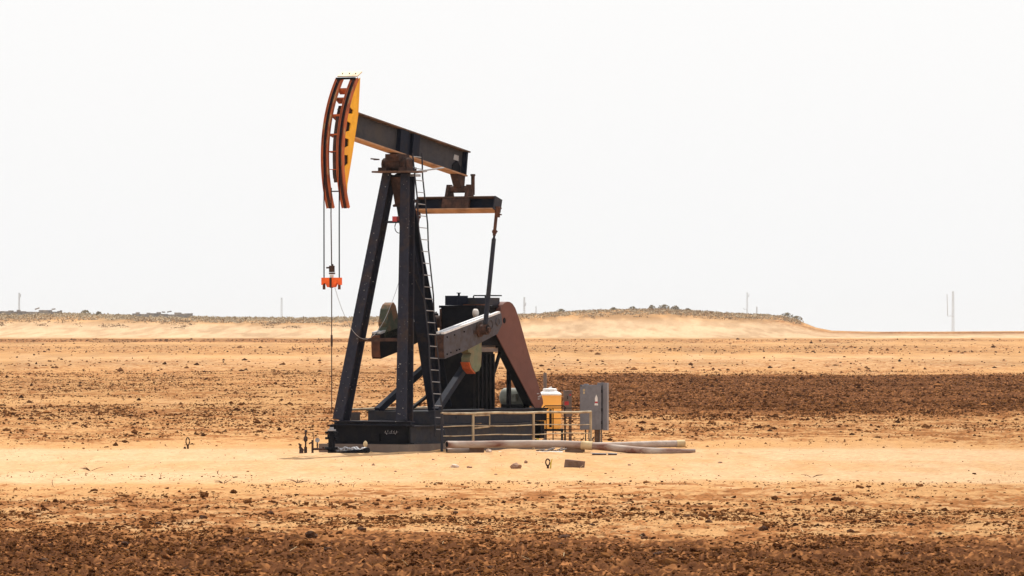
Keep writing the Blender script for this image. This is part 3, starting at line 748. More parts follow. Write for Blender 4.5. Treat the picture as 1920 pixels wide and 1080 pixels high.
b.bar(P(954, 640, .45), P(954, 766, .45), .09, .09, (1, 0, 0)); b.bar(P(940, 652, .5), P(923, 708, .5), .07, .07, (1, 0, 0))
b.build('guard_strut', 'black_steel', bgd)
mc = (-5.82, 1.315)
b = MB(); b.lathe((mc[0], -.34, mc[1]), (0, 1, 0), [(0, 0), (0, .16), (.04, .22), (.08, .245), (.46, .245), (.47, .25), (.72, .25), (.78, .2), (.78, 0)], 24)
mot = b.build('motor', 'motor_green', pj)
b = MB(); b.box(mc[0] - .2, mc[0] + .2, -.26, .36, 1.052, 1.14); b.tube([(mc[0], .4, mc[1]), (mc[0], .5, mc[1])], .05, 8); b.build('motor_foot', 'black_steel', mot)
b = MB(); b.box(mc[0] + .22, mc[0] + .34, .05, .25, mc[1] - .1, mc[1] + .1); b.build('terminal_box', 'motor_green', mot)

# ---- ladder leaning on the right side
b = MB()
lb, lt = Vector((.02, 1.26, .38)), Vector((-.30, .40, 7.48))
n_ = 24
for s in (-1, 1):
    pts = [lerp(lb, lt, k / 12) + Vector((s * .20 * (-1), .02 * math.sin(k * 2.1 + s), 0)) for k in range(13)]
    b.tube(pts, .021, 6)
lad = b.build('ladder', 'grey_steel', pj)
for k in range(n_):
    b = MB(); q = lerp(lb, lt, (k + .7) / n_)
    b.tube([q + Vector((.2, 0, 0)), q - Vector((.2, 0, .015))], .012, 6); b.build('rung', 'galvanised', lad)
b = MB(); q = P(777, 322, .45)
b.tube([q, P(832, 314.5, .45)], .022, 6); b.tube([q + Vector((0, 0, -.03)), P(800, 321, .45)], .02, 6); b.box(q.x - .22, q.x + .02, .3, .5, q.z - .12, q.z - .06)
b.build('brake_lever', 'galvanised', pj)

# ================================================================== things round the pump jack
def local(u, v, z): return Vector((OX - u * SI + v * CO, OY - u * CO - v * SI, z))
# concrete foundation under the skid
b = MB(); b.box(-5.6, 1.55, -1.35, 1.25, -.25, .228)
fd = b.build('concrete_foundation', 'concrete', None); fd.location = (OX, OY, 0); fd.rotation_euler = (0, 0, math.atan2(-CO, -SI))
tag(fd, 'stained grey concrete slab under the black pumpjack base', 'foundation')

# wellhead in front of the pump jack
wl = local(uB, 0, 0)
wh = thing('wellhead', 'dark wellhead stuffing box standing under the hanging polished rod', 'wellhead', wl, math.atan2(-CO, -SI))
b = MB(); b.lathe((0, 0, -.2), (0, 0, 1), [(0, .10), (.32, .10), (.32, .15), (.38, .15), (.38, .085), (.62, .085), (.62, .11), (.70, .11), (.70, .07), (.78, .07)], 16)
b.build('casing', 'black_steel', wh)
b = MB(); b.lathe((0, 0, .58), (0, 0, 1), [(0, .07), (.0, .105), (.035, .105), (.035, .05), (.09, .05), (.09, 0)], 14); b.build('stuffing_box', 'galvanised', wh)
b = MB()
for z_ in (.16, .40, .54):
    for s in (-1, 1): b.tube([(.0, s * .08, z_), (.02, s * .17, z_)], .03, 8)
b.tube([(0, .1, .02), (.05, .55, .06), (0, .95, .1)], .05, 8); b.tube([(0, .95, .1), (0, 1.06, .12)], .07, 8)
b.build('side_outlet', 'black_steel', wh)
b = MB(); b.lathe((.05, 1.0, .2), (0, 0, 1), [(0, .03), (.05, .055), (.1, .05), (.14, .02), (.15, 0)], 10); b.build('valve_handle', 'straw_paint', wh)

# flow line riser, gauge and stub to the left of it
g = gp(573, 852); fl = thing('flowline', 'dark flowline riser with a valve and a round gauge left of the wellhead', 'pipework', (g.x, g.y, gz(g.x, g.y)))
def q_(px, py): v = at(px, py, g.y); return v - fl.location
b = MB(); b.tube([q_(573, 853), q_(573, 838)], .038, 8); b.tube([q_(573, 838), q_(573, 807)], .020, 8); b.tube([q_(573, 829), q_(573, 826), q_(573, 820), q_(573, 817)], [.02, .05, .05, .02], 8)
b.tube([q_(571, 809), q_(576, 809)], .035, 8); b.tube([q_(573, 810), q_(587, 811), q_(588, 825)], .008, 5)
b.tube([q_(586, 852), q_(586, 825)], .028, 8); b.tube([q_(579, 832), q_(586, 829)], .022, 6); b.tube([q_(586, 842), q_(622, 842)], .028, 8)
b.tube([q_(595, 842), q_(595, 829)], .018, 6); b.tube([q_(593.5, 835), q_(596.5, 835)], .03, 6); b.tube([q_(606, 841), q_(606, 838)], .03, 6)
b.build('riser_pipe', 'dark_rust', fl)
b = MB(); c_ = q_(595, 825.5); b.lathe(c_ + Vector((0, .02, 0)), (0.1, -1, .1), [(0, 0), (0, .056), (.05, .056), (.05, .046), (.04, 0)], 16); b.build('pressure_gauge', 'galvanised', fl)
g2 = gp(565, 852.5); b = MB(); z0 = gz(g2.x, g2.y)
b.tube([(g2.x, g2.y, z0 - .05), (g2.x, g2.y, z0 + .1), (g2.x - .03, g2.y, z0 + .16), (g2.x - .02, g2.y, z0 + .2), (g2.x - .07, g2.y, z0 + .24)], [.055, .05, .03, .035, .015], 8)
tag(b.build('pipe_stub', 'dark_rust', None, (g2.x, g2.y, z0)), 'short rusty capped pipe stub left of the flowline riser', 'pipe stub')
g3 = gp(610, 850); b = MB(); b.hexa([Vector((g3.x, g3.y + .3, 0)) + Vector(c) for c in ((-.20, -.25, -.05), (.25, -.25, -.05), (.25, .2, -.05), (-.2, .2, -.05), (-.13, -.2, .12), (.25, -.2, .14), (.25, .18, .14), (-.1, .18, .12))])
tag(b.build('cellar_block', 'cinder', None, (g3.x, g3.y + .3, 0)), 'small sloping brown concrete block beside the wellhead', 'block')
# shiny crumpled hose heap
b = MB()
hp0 = gp(650, 851)
for k in range(16):
    pts = []
    x0 = random.uniform(-.36, .3)
    for j in range(6): pts.append(Vector((hp0.x + x0 + j * .07 + random.uniform(-.02, .02), hp0.y + random.uniform(-.1, .12), .03 + random.uniform(0, .14))))
    b.tube(pts, .022, 6)
tag(b.build('hose_heap', 'foil', None, (hp0.x, hp0.y, 0)), 'heap of dark hose with silver glints in front of the wellhead', 'hose')

# guard rails
def railing(name, label, posts, v, zt, mids, mat='rail_cream', gate=None):
    r = thing(name, label, 'railing', local(posts[0], v, 0))
    o = Vector(r.location); n = len(posts)
    def lp(u, z): return local(u, v, z) - o
    for u in posts:
        b = MB(); x = local(u, v, 0); b.tube([lp(u, min(gz(x.x, x.y), 0) - .12), lp(u, zt(u))], .034, 8); b.build('post', mat if u < 0 else 'grey_steel', r)
    b = MB(); us = np.linspace(posts[0] + .02, posts[-1] - .02, 12)
    b.tube([lp(u, zt(u) + .008 * math.sin(u * 2.3)) for u in us], .031, 8); b.build('top_rail', mat, r)
    for m_ in mids:
        b = MB(); b.tube([lp(u, zt(u) - m_ + .012 * math.sin(u * 1.7 + m_ * 9)) for u in us], .014, 6); b.build('lower_rail', mat, r)
    return r, lp
zt = lambda u: .962 + (u + 3) * .006
rr, lp = railing('guard_rail', 'cream pipe guard rail along the near right side of the pumpjack', [.55, -.98, -4.02, -7.0], 1.62, zt, (.32, .55))
b = MB(); b.tube([lp(-1.05, .92), lp(-1.8, .92), lp(-1.8, .63), lp(-1.05, .60)], .022, 6); b.build('rail_bracket', 'rail_cream', rr)
zt2 = lambda u: 1.06
rr2, lp2 = railing('guard_rail', 'cream guard rail with a flat plate behind the front legs, far side', [-.35, -1.85, -4.2], -1.62, zt2, (.30,))
b = MB(); c0 = P(655, 774, -1.62); 
b.hexa([local(c0.x - .35 * 0 + d_, -1.62 + e_, z_) - Vector(rr2.location) for z_ in (.78, .98) for d_, e_ in ((.35, .0), (-.47, .0), (-.47, .03), (.35, .03))]); b.build('rail_plate', 'cabinet_brown', rr2)
b = MB(); b.hexa([local(d_, -1.62 + e_, z_) - Vector(rr2.location) for z_ in (.72, 1.0) for d_, e_ in ((-1.55, .0), (-1.75, .0), (-1.75, .03), (-1.55, .03))]); b.build('tag_plate', 'rail_cream', rr2)

# thin black wire panel between rail and tank
g = at(1040, 824, 156.4); wp = MB()
def w_(px, py): return at(px, py, 156.4)
for x in (1024, 1037, 1059, 1098): wp.tube([w_(x, 840), w_(x, 766 if x != 1098 else 767)], .016, 6)
for y in (785, 805, 823): wp.tube([w_(1022, y), w_(1098, y)], .010, 6)
wp.tube([w_(1019, 764), w_(1022, 761), w_(1057, 761), w_(1060, 764), w_(1060, 768)], .018, 6)
wp.tube([w_(1024, 768), w_(1026, 765), w_(1096, 765), w_(1098, 769)], .014, 6)
tag(wp.build('wire_panel', 'black_steel', None, tuple(at(1040, 838, 156.4))), 'thin black wire fence panel in front of the amber tank', 'wire panel')

# amber chemical tank on its stand
tx = at(1031, 838, 158.0)
tk = thing('chemical_tank', 'translucent amber plastic tank with a white top on a black stand', 'tank', (tx.x, tx.y, 0))
b = MB(); b.lathe((0, 0, .46), (0, 0, 1), [(0, 0), (0, .27), (.03, .30), (.82, .30), (.86, .31), (.88, .30)], 28); b.build('tank_body', 'amber_plastic', tk)
b = MB(); b.lathe((0, 0, 1.34), (0, 0, 1), [(0, .305), (.03, .31), (.07, .27), (.10, .20), (.105, .19), (.16, .185), (.18, .16), (.185, 0)], 28)
b.tube([(-.03, 0, 1.52), (.05, 0, 1.55)], .025, 6); b.build('tank_top', 'white', tk)
b = MB(); b.box(-.02, .05, -.325, -.30, .5, .98); b.build('sight_strip', 'black_steel', tk)
b = MB(); b.box(-.36, .36, -.34, .34, .40, .455)
for x in (-.32, .32):
    for y in (-.3, .3): b.box(x - .025, x + .025, y - .025, y + .025, -.1, .40)
b.build('stand', 'black_steel', tk)
b = MB(); b.lathe((-.33, -.45, -.02), (0, 0, 1), [(0, 0), (0, .05), (.2, .05), (.24, .02), (.26, 0)], 10)
yb = b.build('bottle', 'yellow_stake', None); yb.location = (tx.x, tx.y, 0); tag(yb, 'small yellow bottle on the ground beside the tank stand', 'bottle')
g = at(1022, 838, 159.5); b = MB(); b.tube([(g.x, g.y, -.2), (g.x, g.y, at(1022, 699, 159.5).z)], .045, 8)
tag(b.build('steel_post', 'cabinet_brown', None, (g.x, g.y, 0)), 'plain grey steel post standing behind the amber tank', 'post')

# small brown control box on a post
g = at(1065, 838, 158.2); cbx = thing('control_box', 'small brown-grey control box with a red sticker beside the amber tank', 'control box', (g.x, g.y, 0))
def r_(px, py, Y): return at(px, py, Y) - Vector((g.x, g.y, 0))
a0, a1 = r_(1056.5, 782, 158.2), r_(1072, 734, 158.2)
b = MB(); b.box(a0.x, a1.x, 0, .2, a0.z, a1.z); b.box(a0.x - .02, a1.x + .02, -.03, .21, a1.z + .002, a1.z + .02); b.build('box_body', 'cabinet_brown', cbx)
b = MB(); b.box(.02, .10, .21, .30, -.2, a1.z); b.box(-.1, -.05, .21, .27, -.2, a0.z + .1); b.build('post', 'old_wood', cbx)
b = MB(); b.box(-.09, .02, -.006, -.002, a1.z - .36, a1.z - .26); b.build('warning_sticker', 'red', cbx)
b = MB(); b.lathe((.06, 0, a1.z - .09), (0, -1, 0), [(0, .025), (.03, .025), (.03, 0)], 8); b.build('push_button', 'red', cbx)
b = MB(); b.box(-.02, .0, -.03, 0, a1.z - .2, a1.z - .12); b.build('handle', 'black_steel', cbx)

# large grey electrical cabinet
g = at(1112, 840, 155.8); ec = thing('electrical_cabinet', 'tall grey electrical cabinet with warning stickers right of the pumpjack', 'electrical cabinet', (g.x, g.y, 0), R(-9))
sc_ = F / 155.8
w0, w1 = (1087 - 1112) / sc_, (1131 - 1112) / sc_; z0, z1 = CH - (806 - HY) / sc_, CH - (722 - HY) / sc_
b = MB(); b.box(w0, w1 - .01, .0, .34, z0, z1); b.box(w1 - .005, w1 + .10, .04, .34, z0 - .015, z1 + .055); b.box(w0 + .09, w0 + .2, .06, .2, z1 + .002, z1 + .03); b.box(w1 - .16, w1 - .02, .05, .25, z1 + .002, z1 + .06)
b.build('cabinet_body', 'cabinet_grey', ec)
b = MB(); b.box(w0 + .012, w1 - .045, -.022, -.003, z0 + .012, z1 - .012); dd = b.build('door', 'cabinet_grey', ec)
b = MB(); b.box(w1 - .038, w1 - .016, -.014, -.002, z0 + .01, z1 - .01)
for z_ in (z0 + .15, (z0 + z1) / 2 - .1, z1 - .2): b.box(w1 - .045, w1 - .01, -.03, -.016, z_, z_ + .08)
b.box(w0 + .01, w0 + .06, -.03, -.023, z1 - .03, z1 - .012)
b.build('hinge_strip', 'black_steel', ec)
b = MB(); sx = (1118 - 1112) / sc_; zb = CH - (760 - HY) / sc_
b.box(sx - .04, sx + .05, -.026, -.0225, zb, zb + .045); b.box(sx - .03, sx + .04, -.026, -.0225, zb + .11, zb + .2); b.box(sx - .03, sx + .04, -.0255, -.0225, zb + .046, zb + .11); b.prism([(sx - .03, zb + .2), (sx + .04, zb + .2), (sx + .005, zb + .28)], -.026, -.0225); b.build('warning_label', 'white', dd)
b = MB(); b.box(sx - .03, sx + .04, -.027, -.0235, zb + .055, zb + .10); b.build('danger_band', 'red', dd)
b = MB(); sx = (1095 - 1112) / sc_; zb = CH - (735 - HY) / sc_; b.box(sx - .02, sx + .02, -.026, -.0225, zb - .05, zb + .01); b.lathe((sx, -.022, zb + .05), (0, -1, 0), [(0, .03), (.004, .03), (.004, 0)], 10); b.build('round_sticker', 'straw_paint', dd)
b = MB(); b.box(.02, .14, .12, .24, -.2, z0 - .002); b.build('post', 'old_wood', ec)
b = MB(); b.tube([(.16, .1, -.1), (.16, .1, z0)], .022, 6); b.tube([(.20, .14, -.1), (.20, .14, z0)], .018, 6); b.tube([(-.16, .1, .0), (.0, .16, .28)], .02, 5); b.tube([(-.10, .1, .0), (-.14, .12, .3), (-.12, .12, z0)], .012, 5); b.build('conduit', 'cabinet_brown', ec)

# ---- pipes and debris lying in front
def pipe(name, label, path, r, mat, mouth=True, group=None):
    o = path[0]; b = MB(); b.tube(path, r, 14); me = b.build(name, mat, None, tuple(o)); tag(me, label, 'pipe', group)
    if mouth:
        d = (path[0] - path[1]).normalized(); rr_ = r if not isinstance(r, list) else r[0]
        b = MB(); b.lathe(Vector((0, 0, 0)) + d * .003, d, [(0, rr_ * .78), (.002, rr_ * .78), (.002, 0)], 14); b.build('pipe_mouth', 'black_steel', me)
    return me
pa = [at(x, y, Y) for x, y, Y in ((838, 833.5, 147.8), (862, 833.5, 147.98), (900, 833.3, 148.1), (940, 832.5, 148.15), (1000, 832, 148.1), (1050, 832.3, 148.0), (1085, 834, 147.9), (1120, 836.8, 147.8), (1160, 841, 147.6), (1195, 844.5, 147.3), (1225, 846.2, 147.05), (1250, 846.8, 147.0), (1272, 846.6, 147.0), (1290, 846.0, 147.0), (1304, 845.2, 147.0))]
mp_ = pipe('surface_pipe', 'long bent rust-and-white pipe lying in front of the guard rail', pa, [.092] * (len(pa) - 4) + [.086, .072, .055, .045], 'pipe_old')
o = pa[0]
b = MB(); b.tube([lerp(pa[6], pa[7], .15) - o, lerp(pa[6], pa[7], .75) - o], .108, 14); b.build('pipe_wrap', 'straw_paint', mp_)
pb = [at(x, y, Y) for x, y, Y in ((1282, 832, 155.2), (1240, 832.5, 155.0), (1200, 834, 154.8), (1150, 835.5, 154.6), (1090, 836, 154.4))]
m2 = pipe('surface_pipe', 'shorter pale pipe with a straw coloured end lying behind the long pipe', pb, .09, 'pipe_pale', False)
b = MB(); o = pb[0]; b.tube([Vector((.02, 0, 0)), (pb[1] - o) * .33], .098, 14); b.build('pipe_cap', 'straw_paint', m2)
pc = [at(x, 844.7, y_) for x, y_ in ((838, 148.05), (870, 148.25), (902, 148.45))]
pipe('surface_pipe', 'short grey open pipe lying under the end of the long pipe', pc, .062, 'pipe_pale')
def block(name, label, cat, px, py, Y, sx, sy, sz, rz, mat, ry=0.0, sink=.02):
    c = at(px, py, Y); z = gz(c.x, Y); b = MB(); j = lambda: random.uniform(-.012, .012)
    pts = [(sx * a_ / 2 + j(), sy * d_ / 2 + j(), e_ * sz + j() * .6) for e_ in (0, 1) for a_, d_ in ((-1, -1), (1, -1), (1, 1), (-1, 1))]
    b.hexa(pts); o = b.build(name, mat); o.location = (c.x, Y, z - sink); o.rotation_euler = (0, ry, rz); return tag(o, label, cat)
block('concrete_block', 'grey-brown concrete block wedged under the long pipe near its left end', 'block', 893, 848, 148.3, .36, .2, .16, .1, 'cinder')
block('timber_block', 'dark timber block under the long pipe near the guard rail end', 'block', 1076, 847, 148.0, .44, .2, .16, -.05, 'old_wood')
block('concrete_block', 'pale end block next to the dark timber block under the long pipe', 'block', 1091, 847, 148.15, .1, .2, .15, .2, 'concrete')
Yc = Yg(876); block('cinder_block', 'brown hollow cinder block lying tilted on the sand in front', 'block', 1077, 876, Yc, .42, .19, .19, R(-12), 'cinder', R(6), .03)
cbk = bpy.context.scene.objects['cinder_block']; b = MB(); b.box(.0, .08, -.104, -.098, .03, .16); b.box(-.12, -.05, -.104, -.098, .04, .15); b.build('hollow', 'old_wood', cbk)
# flat pale plastic strips
b = MB(); c = at(935, 850.5, 148.6); b.tube([at(935, 849.3, 147.4), at(990, 849, 147.4), at(1055, 849.2, 147.4)], .034, 8)
tag(b.build('plastic_pipe', 'white', None, tuple(c)), 'thin white plastic pipe lying on the sand under the long pipe', 'pipe')
b = MB(); 
for k in range(14):
    p0 = at(1005 + k * 3.6, 848 - random.uniform(0, 4), 147.9); b.bar(p0, p0 + Vector((random.uniform(.05, .16), random.uniform(-.05, .05), random.uniform(.0, .07))), .05, .012, (0.2, .3, 1))
tag(b.build('crumpled_sheet', 'foil', None, tuple(at(1030, 850, 147.9))), 'crumpled grey plastic sheet tucked under the long pipe', 'plastic sheet')
for (x0, x1, lab) in ((1107, 1137, 'dark bent scrap metal channel on the sand below the cabinet'), (1138, 1157, 'smaller scrap metal channel right of the bent one')):
    Y0 = Yg(855); b = MB(); p0, p1 = at(x0, 852, Y0), at(x1, 853, Y0); d = p1 - p0
    b.bar(p0 + Vector((0, .1, .03)), p1 + Vector((0, .1, .03)), .22, .012); b.bar(p0 + d * .12 + Vector((0, 0, -.01)), p1 + Vector((0, 0, -.005)), .03, .07); ms_ = b.build('scrap_channel', 'galvanised', None, (p0.x, Y0, 0)); tag(ms_, lab, 'scrap metal')
    b = MB(); q = p0 - Vector((p0.x, Y0, 0)); b.bar(q + d * .1 + Vector((0, -.03, -.02)), q + d * .98 + Vector((0, -.03, -.015)), .02, .07); b.build('front_lip', 'dark_rust', ms_)
# looped steel stakes and a yellow one
def loop_stake(px, py0, py1, rw, label):
    Y0 = Yg(py1); c = at(px, py1, Y0); z = gz(c.x, Y0); s_ = Y0 / F; h = (py1 - py0) * s_; b = MB(); pts = []
    for k in range(17):
        a_ = -math.pi / 2 + 2 * math.pi * k / 16; pts.append(Vector((c.x + math.cos(a_) * rw * (1 - .25 * (math.sin(a_) < 0) * -math.sin(a_)), Y0 + .01 * math.cos(a_ / 2), z + h * .62 + math.sin(a_) * h * .37)))
    b.tube(pts, .016, 7); b.tube([(c.x + .01, Y0, z - .08), (c.x, Y0, z + h * .40)], .026, 7)
    return tag(b.build('loop_stake', 'dark_rust', None, (c.x, Y0, z)), label, 'stake')
loop_stake(1027, 860, 878, .046, 'rusty looped steel stake beside the short yellow stake')
lsk = loop_stake(352, 820, 841, .046, 'rusty looped steel stake alone on the sand far to the left')
b = MB(); b.lathe((-.075, 0, .0), (0, 0, 1), [(0, .035), (.04, .03), (.06, 0)], 7); b.build('base_clamp', 'dark_rust', lsk)
Y0 = Yg(878); c = at(1033, 878, Y0); z = gz(c.x, Y0); b = MB(); b.tube([(c.x - .01, Y0, z - .05), (c.x, Y0, z + .12), (c.x + .03, Y0, z + .22)], [.018, .016, .008], 6)
tag(b.build('marker_stake', 'yellow_stake', None, (c.x, Y0, z)), 'short thin yellow stake right of the looped steel stake', 'stake')
# rocks
def rock(px, py, sx, sy, sz, mat, label, name='rock', cat='rock', group=None):
    Y0 = Yg(py); c = at(px, py, Y0); z = gz(c.x, Y0)
    import bmesh
    bmr = bmesh.new(); bmesh.ops.create_icosphere(bmr, subdivisions=2, radius=1)
    ph = [random.uniform(0, 6.28) for _ in range(6)]
    for v in bmr.verts:
        k = 1 + .22 * math.sin(v.co.x * 3 + ph[0]) * math.cos(v.co.y * 2.7 + ph[1]) + .15 * math.sin(v.co.z * 5 + ph[2] + v.co.x * 4) + random.uniform(-.07, .07)
        v.co = Vector((v.co.x * k * sx, v.co.y * k * sy, v.co.z * k * sz))
    me = bpy.data.meshes.new(name); bmr.to_mesh(me); bmr.free(); me.materials.append(MATS[mat])
    o = bpy.data.objects.new(name, me); COL.objects.link(o); o.location = (c.x, Y0, z + sz * .42); o.rotation_euler = (0, 0, random.uniform(0, 6))
    return tag(o, label, cat, group)
rock(968, 878, .15, .12, .085, 'rock', 'brown pointed rock on the sand left of the looped stake')
rock(853, 876, .10, .09, .055, 'pale_rock', 'pale whitish rock on the sand in front of the pumpjack')
rock(880, 877, .06, .06, .03, 'rock', 'small flat brown rock just right of the pale rock')
rock(917, 850, .10, .08, .06, 'pale_rock', 'pinkish rock in front of the concrete block under the pipe')
rock(986, 868, .045, .05, .05, 'rock', 'small reddish rock behind the brown pointed rock')
for px, py, sx in ((700, 872, .05), (742, 884, .035), (1180, 872, .045), (1262, 880, .04), (640, 880, .03), (812, 862, .035), (930, 890, .04), (1350, 868, .05)):
    rock(px, py, sx, sx * .8, sx * .55, 'rock', 'small brown stone scattered on the sandy pad in front of the pumpjack', 'stone', 'stone', 'small stones on the sandy pad')
def clod(px, py, s, label, group='big clods along the front of the field'):
    return rock(px, py, s, s * .9, s * .62, 'clod_dark', label, 'earth_clod', 'clod', group)
paint('clod_dark', (.045, .017, .007), (.12, .05, .02), .45, 7, 1.0)
for px, py, s, lab in ((583, 1012, .11, 'largest dark clod left of centre at the edge of the dark front strip'), (1058, 1011, .09, 'low dark clod right of centre at the edge of the dark front strip'),
                       (1432, 997, .085, 'dark clod on the right at the top of the dark front strip')): clod(px, py, s, lab, None)
for k in range(46):
    px = random.uniform(0, 1920); py = random.choice([random.uniform(985, 1075), random.uniform(960, 1000)])
    clod(px, py, random.uniform(.035, .07), 'medium dark brown clod of earth in the ploughed front strip')
# dry twigs on the sand track
def twig(px, py, h, label, lean=.3, n=5):
    Y0 = Yg(py); c = at(px, py, Y0); z = gz(c.x, Y0); b = MB()
    for k in range(n):
        a_ = random.uniform(0, 6.28); q = Vector((c.x, Y0, z - .01)); t_ = q + Vector((math.cos(a_) * h * lean * random.uniform(.4, 1.8), math.sin(a_) * h * lean, h * random.uniform(.4, 1)))
        b.tube([q, lerp(q, t_, .5) + Vector((random.uniform(-.02, .02), 0, .02)), t_], [.007, .006, .003], 5)
    return tag(b.build('dry_twig', 'twig', None, (c.x, Y0, z)), label, 'twig', 'dry twigs on the sandy track')
for px, py, h, lab, ln, n in ((170, 882, .12, 'spreading dry twig on the sandy track at the left', 1.6, 6), (100, 912, .20, 'single upright dry stem at the far left below the track', .1, 1), (408, 888, .14, 'short upright dry stem right of the spreading twig', .2, 2),
                              (302, 898, .16, 'thin leaning dry stem in the middle of the left track', .4, 1), (613, 913, .17, 'upright dry stem in the sand below the wellhead', .05, 1), (560, 905, .10, 'low tuft of dry stalks left of the upright stem', 1.5, 8),
                              (662, 914, .13, 'slanting dry stem right of the upright stem', .5, 1), (58, 886, .07, 'small crooked twig at the far left of the track', 1.5, 3), (1522, 894, .07, 'flat forked twig on the right part of the track', 2.6, 3), (420, 906, .10, 'straw coloured tuft at the lower edge of the track', 1.2, 9)):
    twig(px, py, h, lab, ln, n)

# ================================================================== the far ridge
def leafy(b, c, w_, h_, n, q=.3):
    for _ in range(n):
        r_ = random.random() ** .5; a_ = random.uniform(0, 6.28); z_ = random.random()
        k = math.sqrt(max(.05, 1 - (z_ * 1.0) ** 2))
        p = c + Vector((math.cos(a_) * r_ * w_ * k, math.sin(a_) * r_ * w_ * k, z_ * h_))
        d1 = Vector((random.uniform(-1, 1), random.uniform(-1, 1), random.uniform(-.5, 1))).normalized() * q * random.uniform(.5, 1.2)
        d2 = Vector((random.uniform(-1, 1), random.uniform(-1, 1), random.uniform(-.6, .6))).normalized() * q * random.uniform(.4, .9)
        b.add([p - d1, p + d2, p + d1, p - d2 * .6], [(0, 1, 2, 3)])
b = MB()
for _ in range(4200):
    px = random.uniform(-160, 1500); Y0 = random.uniform(1395, 1520)
    if px > 930: Y0 = random.uniform(1410, 1505)
    x = (px - 960) / F * Y0; z = float(terrain(x, Y0)); s_ = random.uniform(.25, .75) * (1.0 if px < 900 else .8)
    leafy(b, Vector((x, Y0, z - .1)), s_ * 1.7, s_ * .8, 12, s_ * .5)
tag(b.build('ridge_scrub', 'scrub', None), 'dry brown scrub covering the far ridge', 'scrub', kind='stuff')
paint('flank_brush', (.23, .15, .085), (.34, .23, .13), .5, .5, .95)
b = MB(); cl_ = [(random.uniform(955, 1530), random.uniform(1395, 1498)) for _ in range(70)] + [(random.uniform(-60, 950), random.uniform(1330, 1440)) for _ in range(60)]
for px, Yc_ in cl_:
    for _ in range(random.randint(4, 14)):
        q_x, Y0 = px + random.gauss(0, 10), Yc_ + random.gauss(0, 9)
        if q_x > 1500: continue
        x = (q_x - 960) / F * Y0; leafy(b, Vector((x, Y0, float(terrain(x, Y0)) - .05)), random.uniform(.5, 1.1), random.uniform(.2, .55), 9, .22)
tag(b.build('flank_brush', 'flank_brush', None), 'low brown brush in patches on the hill flank', 'brush', kind='stuff')
def shrub(px, w_, h_, label, Y0=1512.0, group='shrubs on the far hill'):
    x = (px - 960) / F * Y0; z = float(terrain(x, Y0)); o = thing('shrub', label, 'shrub', (x, Y0, z - .1), 0, group)
    b = MB(); leafy(b, Vector((0, 0, .1)), w_, h_, 150, .22 + .06 * w_); b.build('foliage', 'bush', o)
    b = MB()
    for k in range(4): b.tube([(0, 0, -.1), (random.uniform(-.5, .5) * w_, random.uniform(-.4, .4) * w_, h_ * .7)], [.06, .02], 5)
    b.build('stem', 'twig', o); return o
for px, w_, h_, lab in ((1246, 2.0, 1.35, 'largest round shrub on the crest of the far hill'), (1266, 1.2, 1.2, 'shrub just right of the largest one on the hill crest'), (1222, 1.1, 1.2, 'shrub just left of the largest one on the hill crest'),
                       (1187, 1.0, .8, 'low shrub on the hill crest well left of the largest'), (1150, 1.0, .7, 'small low shrub at the left part of the hill crest'), (1052, 1.3, .9, 'greenish shrub at the left foot of the far hill'),
                       (1290, .9, .6, 'tiny shrub on the crest right of the largest group'), (1475, 1.8, 1.2, 'dark shrub on the right shoulder of the far hill'), (1494, 1.6, 1.0, 'dark shrub lowest on the right slope of the far hill'),
                       (160, 1.5, 1.2, 'green shrub on the left ridge between the two walls'), (185, 1.0, .9, 'smaller green shrub right of the one between the walls')):
    shrub(px, w_, h_, lab, 1505.0)
def wall(px0, px1, y0, label):
    Y0 = 1470.0; x0 = (px0 - 960) / F * Y0; x1 = (px1 - 960) / F * Y0; b = MB(); x = x0
    while x < x1:
        L = random.uniform(.6, 1.8); z = float(terrain(x, Y0)); h = random.uniform(.7, 1.25)
        b.box(x, min(x + L, x1), Y0 + random.uniform(-.1, .1), Y0 + 1.2 + random.uniform(-.1, .2), z - .3, z + h); x += L + .02
    for k in range(2):
        xx = random.uniform(x0, x1); z = float(terrain(xx, Y0)) + 1.3; b.bar((xx, Y0 + .3, z), (xx + random.uniform(.8, 1.6), Y0 + .3, z + random.uniform(-.1, .5)), .15, .3)
    return tag(b.build('rubble_wall', 'wall_grey', None, ((x0 + x1) / 2, Y0, float(terrain((x0 + x1) / 2, Y0)))), label, 'wall', 'broken walls on the left ridge')
wall(-30, 116, 581, 'low broken grey wall on the ridge at the far left')
wall(248, 361, 584, 'low broken grey wall on the ridge, right of the first')

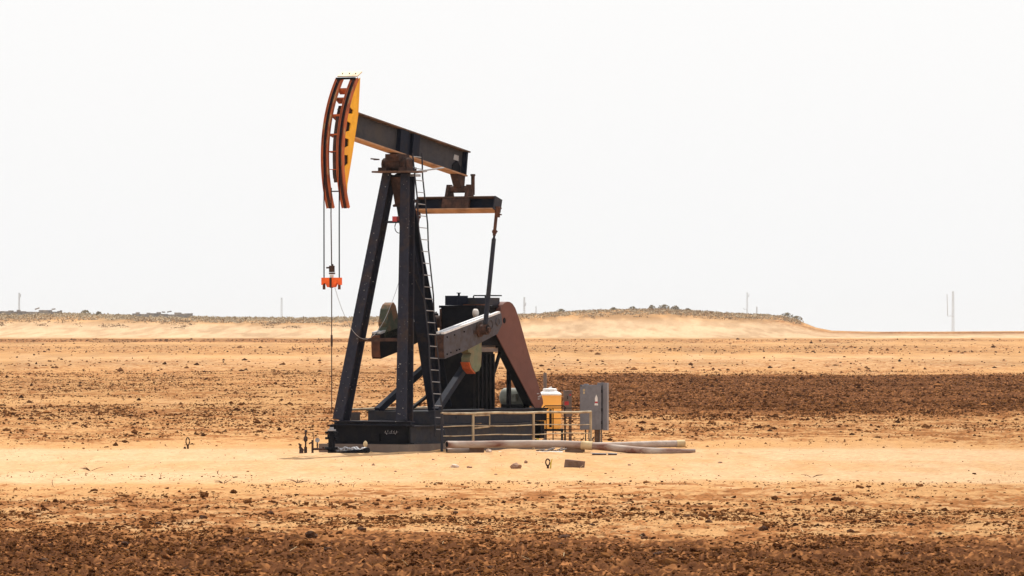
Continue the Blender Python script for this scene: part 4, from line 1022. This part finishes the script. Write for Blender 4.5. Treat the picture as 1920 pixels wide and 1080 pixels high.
# ================================================================== pale masts beyond the ridge
def mast(px, py0, Y0, wd_, label, arms=(), lattice=True):
    x = (px - 960) / F * Y0; zb = float(terrain(x, Y0)); zt_ = at(px, py0, Y0).z; H = zt_ - zb
    o = thing('lattice_mast', label, 'mast', (x, Y0, zb), random.uniform(0, 1), 'pale masts on the skyline')
    b = MB(); r_ = wd_ * 2.4
    for a_, d_ in ((-1, -1), (1, -1), (1, 1), (-1, 1)): b.bar((a_ * r_, d_ * r_, -.2), (a_ * r_ * .55, d_ * r_ * .55, H), .14, .14, (1, 0, 0))
    n_ = max(6, int(H / (2.2 * r_)))
    for k in range(n_):
        z0_, z1_ = H * k / n_, H * (k + 1) / n_; k0, k1 = r_ * (1 - .45 * k / n_), r_ * (1 - .45 * (k + 1) / n_)
        for (a_, d_), (e_, f_) in (((-1, -1), (1, -1)), ((1, -1), (1, 1)), ((1, 1), (-1, 1)), ((-1, 1), (-1, -1))):
            b.bar((a_ * k0, d_ * k0, z0_), (e_ * k1, f_ * k1, z1_), .11, .11, (1, .2, .1))
    b.build('mast_frame', 'mast', o)
    for (t0, dx, t1) in arms:
        dx *= 2.7; b = MB(); b.bar((0, 0, H * t0), (dx, .1, H * t0), .3, .3); b.bar((dx, .1, H * t0), (dx * 1.12, .1, H * t1), .4, .4, (1, 0, 0)); b.build('side_arm', 'mast', o)
    return o
mast(1787, 546, 5000, .42, 'tallest pale mast with a raised side arm, far right skyline', ((.60, -1.9, .95),))
mast(1401, 548, 5000, .30, 'pale mast rising behind the right half of the far hill', ((.72, -1.0, .74), (.93, .5, .97)))
mast(1419, 575, 5000, .20, 'short faint mast just right of the one behind the hill')
mast(983, 557, 5000, .32, 'faint mast just right of the brown belt guard', ((.45, -1.5, .48), (.85, .6, .9)))
mast(1005, 574, 5200, .2, 'very short faint mast right of the belt guard mast')
mast(528, 558, 5000, .34, 'faint plain mast on the ridge left of the wellhead rod')
mast(36, 549, 5000, .28, 'thin mast above the left broken wall', ((.35, -1.4, .37), (.93, .5, .98)))

# ================================================================== haze
b = MB(); b.box(-10500, 10500, -30, 6300, -34, 26)
hz = b.build('haze', 'white'); hz.data.materials.clear()
hm = bpy.data.materials.new('haze_air'); hm.use_nodes = True; n = hm.node_tree; n.nodes.clear()
ho = n.nodes.new('ShaderNodeOutputMaterial'); hv = n.nodes.new('ShaderNodeVolumePrincipled')
hv.inputs['Color'].default_value = (.97, .96, .95, 1); hv.inputs['Density'].default_value = .00005; hv.inputs['Anisotropy'].default_value = 0.0
n.links.new(hv.outputs[0], ho.inputs['Volume']); hz.data.materials.append(hm)
tag(hz, None, None, kind='stuff')
